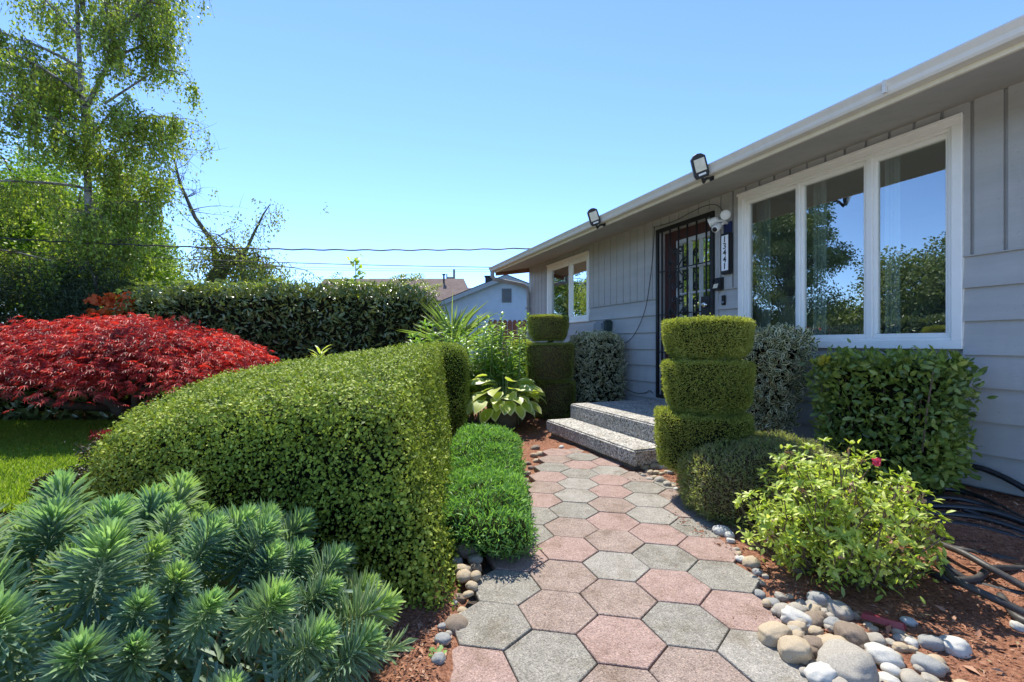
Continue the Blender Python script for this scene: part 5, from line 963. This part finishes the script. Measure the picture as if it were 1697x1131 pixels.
# ------------------------------------------------------------------ river rocks
PILE = [(0.871,1.512,0.095,0.079,'t'),(0.892,1.435,0.078,0.078,'t'),(0.987,1.651,0.065,0.036,'g'),(1.068,1.705,0.063,0.067,'g'),(1.125,1.708,0.052,0.056,'t'),(1.186,1.754,0.08,0.061,'b'),(1.212,1.679,0.084,0.069,'g'),(1.163,1.693,0.037,0.041,'g'),(1.06,1.792,0.047,0.047,'g'),(1.01,1.766,0.054,0.065,'b'),(1.007,1.715,0.045,0.03,'g'),(0.997,1.598,0.087,0.035,'w'),(0.947,1.535,0.057,0.05,'g'),(1.028,1.546,0.047,0.071,'t'),(1.071,1.537,0.053,0.053,'t'),(1.081,1.635,0.078,0.036,'n'),(0.986,1.538,0.033,0.037,'n'),(1.136,1.603,0.063,0.063,'b'),(1.144,1.532,0.087,0.083,'n'),(0.973,1.463,0.06,0.057,'n'),(1.021,1.496,0.039,0.039,'t'),(1.027,1.448,0.079,0.05,'t'),(1.094,1.462,0.06,0.038,'w'),(1.054,1.435,0.037,0.037,'g'),(1.069,1.412,0.037,0.037,'g'),(1.126,1.439,0.05,0.038,'n'),(0.876,1.357,0.035,0.056,'g'),(0.923,1.383,0.039,0.051,'n'),(0.906,1.336,0.081,0.041,'w'),(0.995,1.354,0.135,0.071,'g'),(1.171,1.432,0.1,0.069,'w'),(1.213,1.516,0.053,0.04,'g'),(1.195,1.523,0.027,0.033,'t'),(1.151,1.378,0.054,0.054,'w'),(1.325,1.509,0.036,0.03,'w'),(1.383,1.503,0.062,0.052,'b'),(1.442,1.487,0.071,0.078,'w'),(1.279,1.4,0.073,0.073,'b'),(1.192,1.364,0.047,0.042,'g'),(1.084,1.37,0.042,0.036,'g'),(1.107,1.333,0.064,0.035,'w'),(1.18,1.331,0.064,0.029,'g'),(1.417,1.625,0.049,0.028,'w'),(1.773,1.593,0.042,0.035,'w')]
EDGE_R = [(1.097,2.38,0.083,0.062,'w'),(1.112,2.33,0.046,0.051,'w'),(1.092,2.273,0.04,0.045,'w'),(1.057,2.1,0.05,0.044,'w'),(1.082,2.057,0.067,0.049,'t'),(0.968,1.89,0.058,0.049,'n'),(1.024,1.931,0.042,0.046,'g'),(0.99,1.829,0.048,0.048,'b'),(1.043,1.904,0.033,0.029,'t'),(1.07,1.984,0.039,0.039,'b'),(1.201,2.523,0.044,0.06,'g'),(1.173,2.534,0.028,0.031,'g'),(1.257,1.995,0.048,0.035,'n'),(1.087,1.953,0.025,0.03,'g'),(1.081,2.19,0.029,0.029,'g'),(1.07,2.15,0.024,0.024,'t')]
EDGE_L = [(-0.184,2.132,0.106,0.082,'n'),(-0.138,2.058,0.062,0.066,'g'),(-0.216,2.042,0.045,0.056,'g'),(-0.18,1.952,0.065,0.054,'t'),(-0.17,1.903,0.058,0.042,'t'),(-0.122,1.902,0.047,0.047,'t'),(-0.127,1.968,0.054,0.038,'n'),(-0.178,1.824,0.045,0.045,'n'),(-0.133,1.835,0.046,0.041,'t'),(-0.141,1.779,0.039,0.054,'t'),(-0.158,1.742,0.04,0.031,'t'),(-0.197,1.771,0.029,0.039,'b'),(-0.153,1.693,0.051,0.028,'t'),(-0.165,1.603,0.089,0.066,'n'),(-0.199,1.494,0.05,0.054,'b'),(-0.185,1.543,0.024,0.026,'g'),(-0.194,1.394,0.042,0.042,'b'),(-0.235,2.28,0.05,0.05,'t'),(-0.211,1.563,0.026,0.03,'b')]
EDGE_F = [(0.258,4.202,0.07,0.051,'t'),(0.202,4.144,0.069,0.034,'t'),(0.136,3.887,0.056,0.039,'n'),(0.115,3.573,0.059,0.039,'t'),(0.111,3.273,0.054,0.045,'t'),(0.086,3.098,0.068,0.051,'t'),(0.099,3.371,0.065,0.037,'t'),(0.225,4.455,0.089,0.069,'n'),(0.156,3.743,0.05,0.033,'n'),(0.215,3.961,0.053,0.031,'t'),(0.481,4.431,0.049,0.039,'w')]
STEP_S = [(1.054,3.612,0.08,0.076,'t'),(1.131,3.604,0.08,0.05,'t'),(0.975,3.451,0.042,0.034,'n'),(1.053,3.54,0.043,0.035,'t'),(1.05,3.454,0.048,0.042,'t'),(1.095,3.447,0.048,0.042,'t'),(1.063,3.271,0.072,0.051,'g'),(1.191,3.573,0.063,0.039,'w'),(1.168,3.436,0.042,0.038,'t'),(1.006,3.321,0.048,0.037,'g'),(1.193,3.421,0.047,0.066,'b'),(1.122,3.157,0.031,0.044,'t'),(1.046,3.333,0.044,0.037,'t'),(1.085,3.176,0.053,0.028,'g'),(1.278,3.684,0.051,0.041,'t'),(0.985,3.407,0.038,0.03,'g'),(1.116,3.092,0.034,0.031,'w'),(1.119,3.413,0.038,0.03,'t')]
def stone_mesh(k, mat, rough):
    bm = bmesh.new(); bmesh.ops.create_icosphere(bm, subdivisions=4, radius=1); V = np.array([v.co[:] for v in bm.verts]); f = 1 + .13 * wob(V, 1.3, k) + rough * wob(V, 2.6, k + 50) + rough * .3 * wob(V, 7, k + 90)
    if rough > .08: V = np.sign(V) * np.abs(V) ** .75
    for v, p, q in zip(bm.verts, V, f): v.co = Vector(p * q)
    me = bpy.data.meshes.new('river_rock'); bm.to_mesh(me); bm.free(); me.polygons.foreach_set('use_smooth', [True] * len(me.polygons)); me.materials.append(mat); return me
SM = {c: [stone_mesh(i * 7 + ord(c), STM[c], (.05, .08, .15, .1)[i % 4]) for i in range(4)] for c in STM}
CN = {'t': 'tan', 'g': 'grey', 'b': 'dark blue grey', 'w': 'pale', 'n': 'brown'}
BIG = {0: 'large round tan rock at the left corner of the pile, touching the pavers', 1: 'round tan rock just in front of the largest round one on the pavers', 5: 'smooth dark blue grey rock at the top of the pile', 6: 'big speckled grey rock at the upper right of the pile', 18: 'rough blocky brown rock in the middle of the pile', 29: 'long flat grey rock at the lower edge of the pile', 21: 'smooth oval tan rock low in the middle of the pile', 30: 'wide pale rock at the right of the lower pile', 36: 'pale rock farthest right, half sunk in the mulch', 43: 'single pale stone alone under the grey hose loop', 42: 'single pale stone alone on the mulch above the pile', 37: 'dark blue grey rock at the lower right of the pile', 28: 'pale flat rock at the bottom edge left of the long grey one'}
def stones(L, where, grp, big={}, dx=0):
    for i, (x, y, w, h, c) in enumerate(L):
        x += dx
        me = random.choice(SM[c]) if not (i == 18 and big) else SM[c][2]
        d = w * rnd(.75, 1.05); hz = min(w, d) * rnd(.6, .8) if w < .1 else w * .55; px = (x - PX) * math.cos(.1925) + (y - PY) * math.sin(.1925); z = (.014 + hz * .4) if -.5 < px < .66 and y < 3 else float(gz(x, y)) + hz * .22
        o = link('river_rock', me, None, (x, y, z)); o.scale = (w / 2 * 1.1, d / 2 * 1.1, hz / 2 * 1.15); o.rotation_euler = (rnd(-.3, .3), rnd(-.3, .3), rnd(-.6, .6))
        lab = big.get(i) or f'small {CN[c]} river rock {where}'
        tagp(o, lab, 'rock', None if i in big else f'small {CN[c]} river rocks {where}')
stones(PILE, 'in the rock pile beside the azalea', 'p', BIG)
stones(EDGE_R, 'edging the pavers below the low evergreen and azalea', 'r', {0: 'pale flat rock at the paver edge left of the azalea tip'})
stones(EDGE_L, 'edging the pavers at the foot of the large hedge', 'l', {0: 'large dark brown rock under the tip of the edging plant', 13: 'large flat brown rock at the front right foot of the large hedge'}, dx=-.03)
stones(EDGE_F, 'along the far left paver edge near the hosta', 'f')
stones(STEP_S, 'piled beside the lower step', 's', {0: 'largest tan rock against the end of the lower step'})
ex = [(rnd(.88, 1.34), rnd(1.26, 1.8), rnd(.026, .05), .02, random.choice('tgtgnt')) for _ in range(110)]
stones([e for e in ex if (e[0] - .95) * .8 < (1.93 - e[1]) and e[0] > .93 + (1.6 - e[1]) * -.25], 'in the rock pile beside the azalea', 'p')
t = thing('pottery_shard', 'dark red broken pottery shard behind the river rocks', 'shard', (1.3, 1.6, .02), R(-35)); g = Geo(); g.add([(-.06, -.012, 0), (.06, -.016, 0), (.07, .014, 0), (-.05, .016, 0), (-.055, -.008, .018), (.055, -.01, .022), (.06, .01, .016), (-.045, .012, .02)], [(0,3,2,1), (4,5,6,7), (0,1,5,4), (1,2,6,5), (2,3,7,6), (3,0,4,7)]); g.build('shard', solid('dark_red_glaze', (.16,.015,.03), (.24,.03,.04), 10, .35), t)
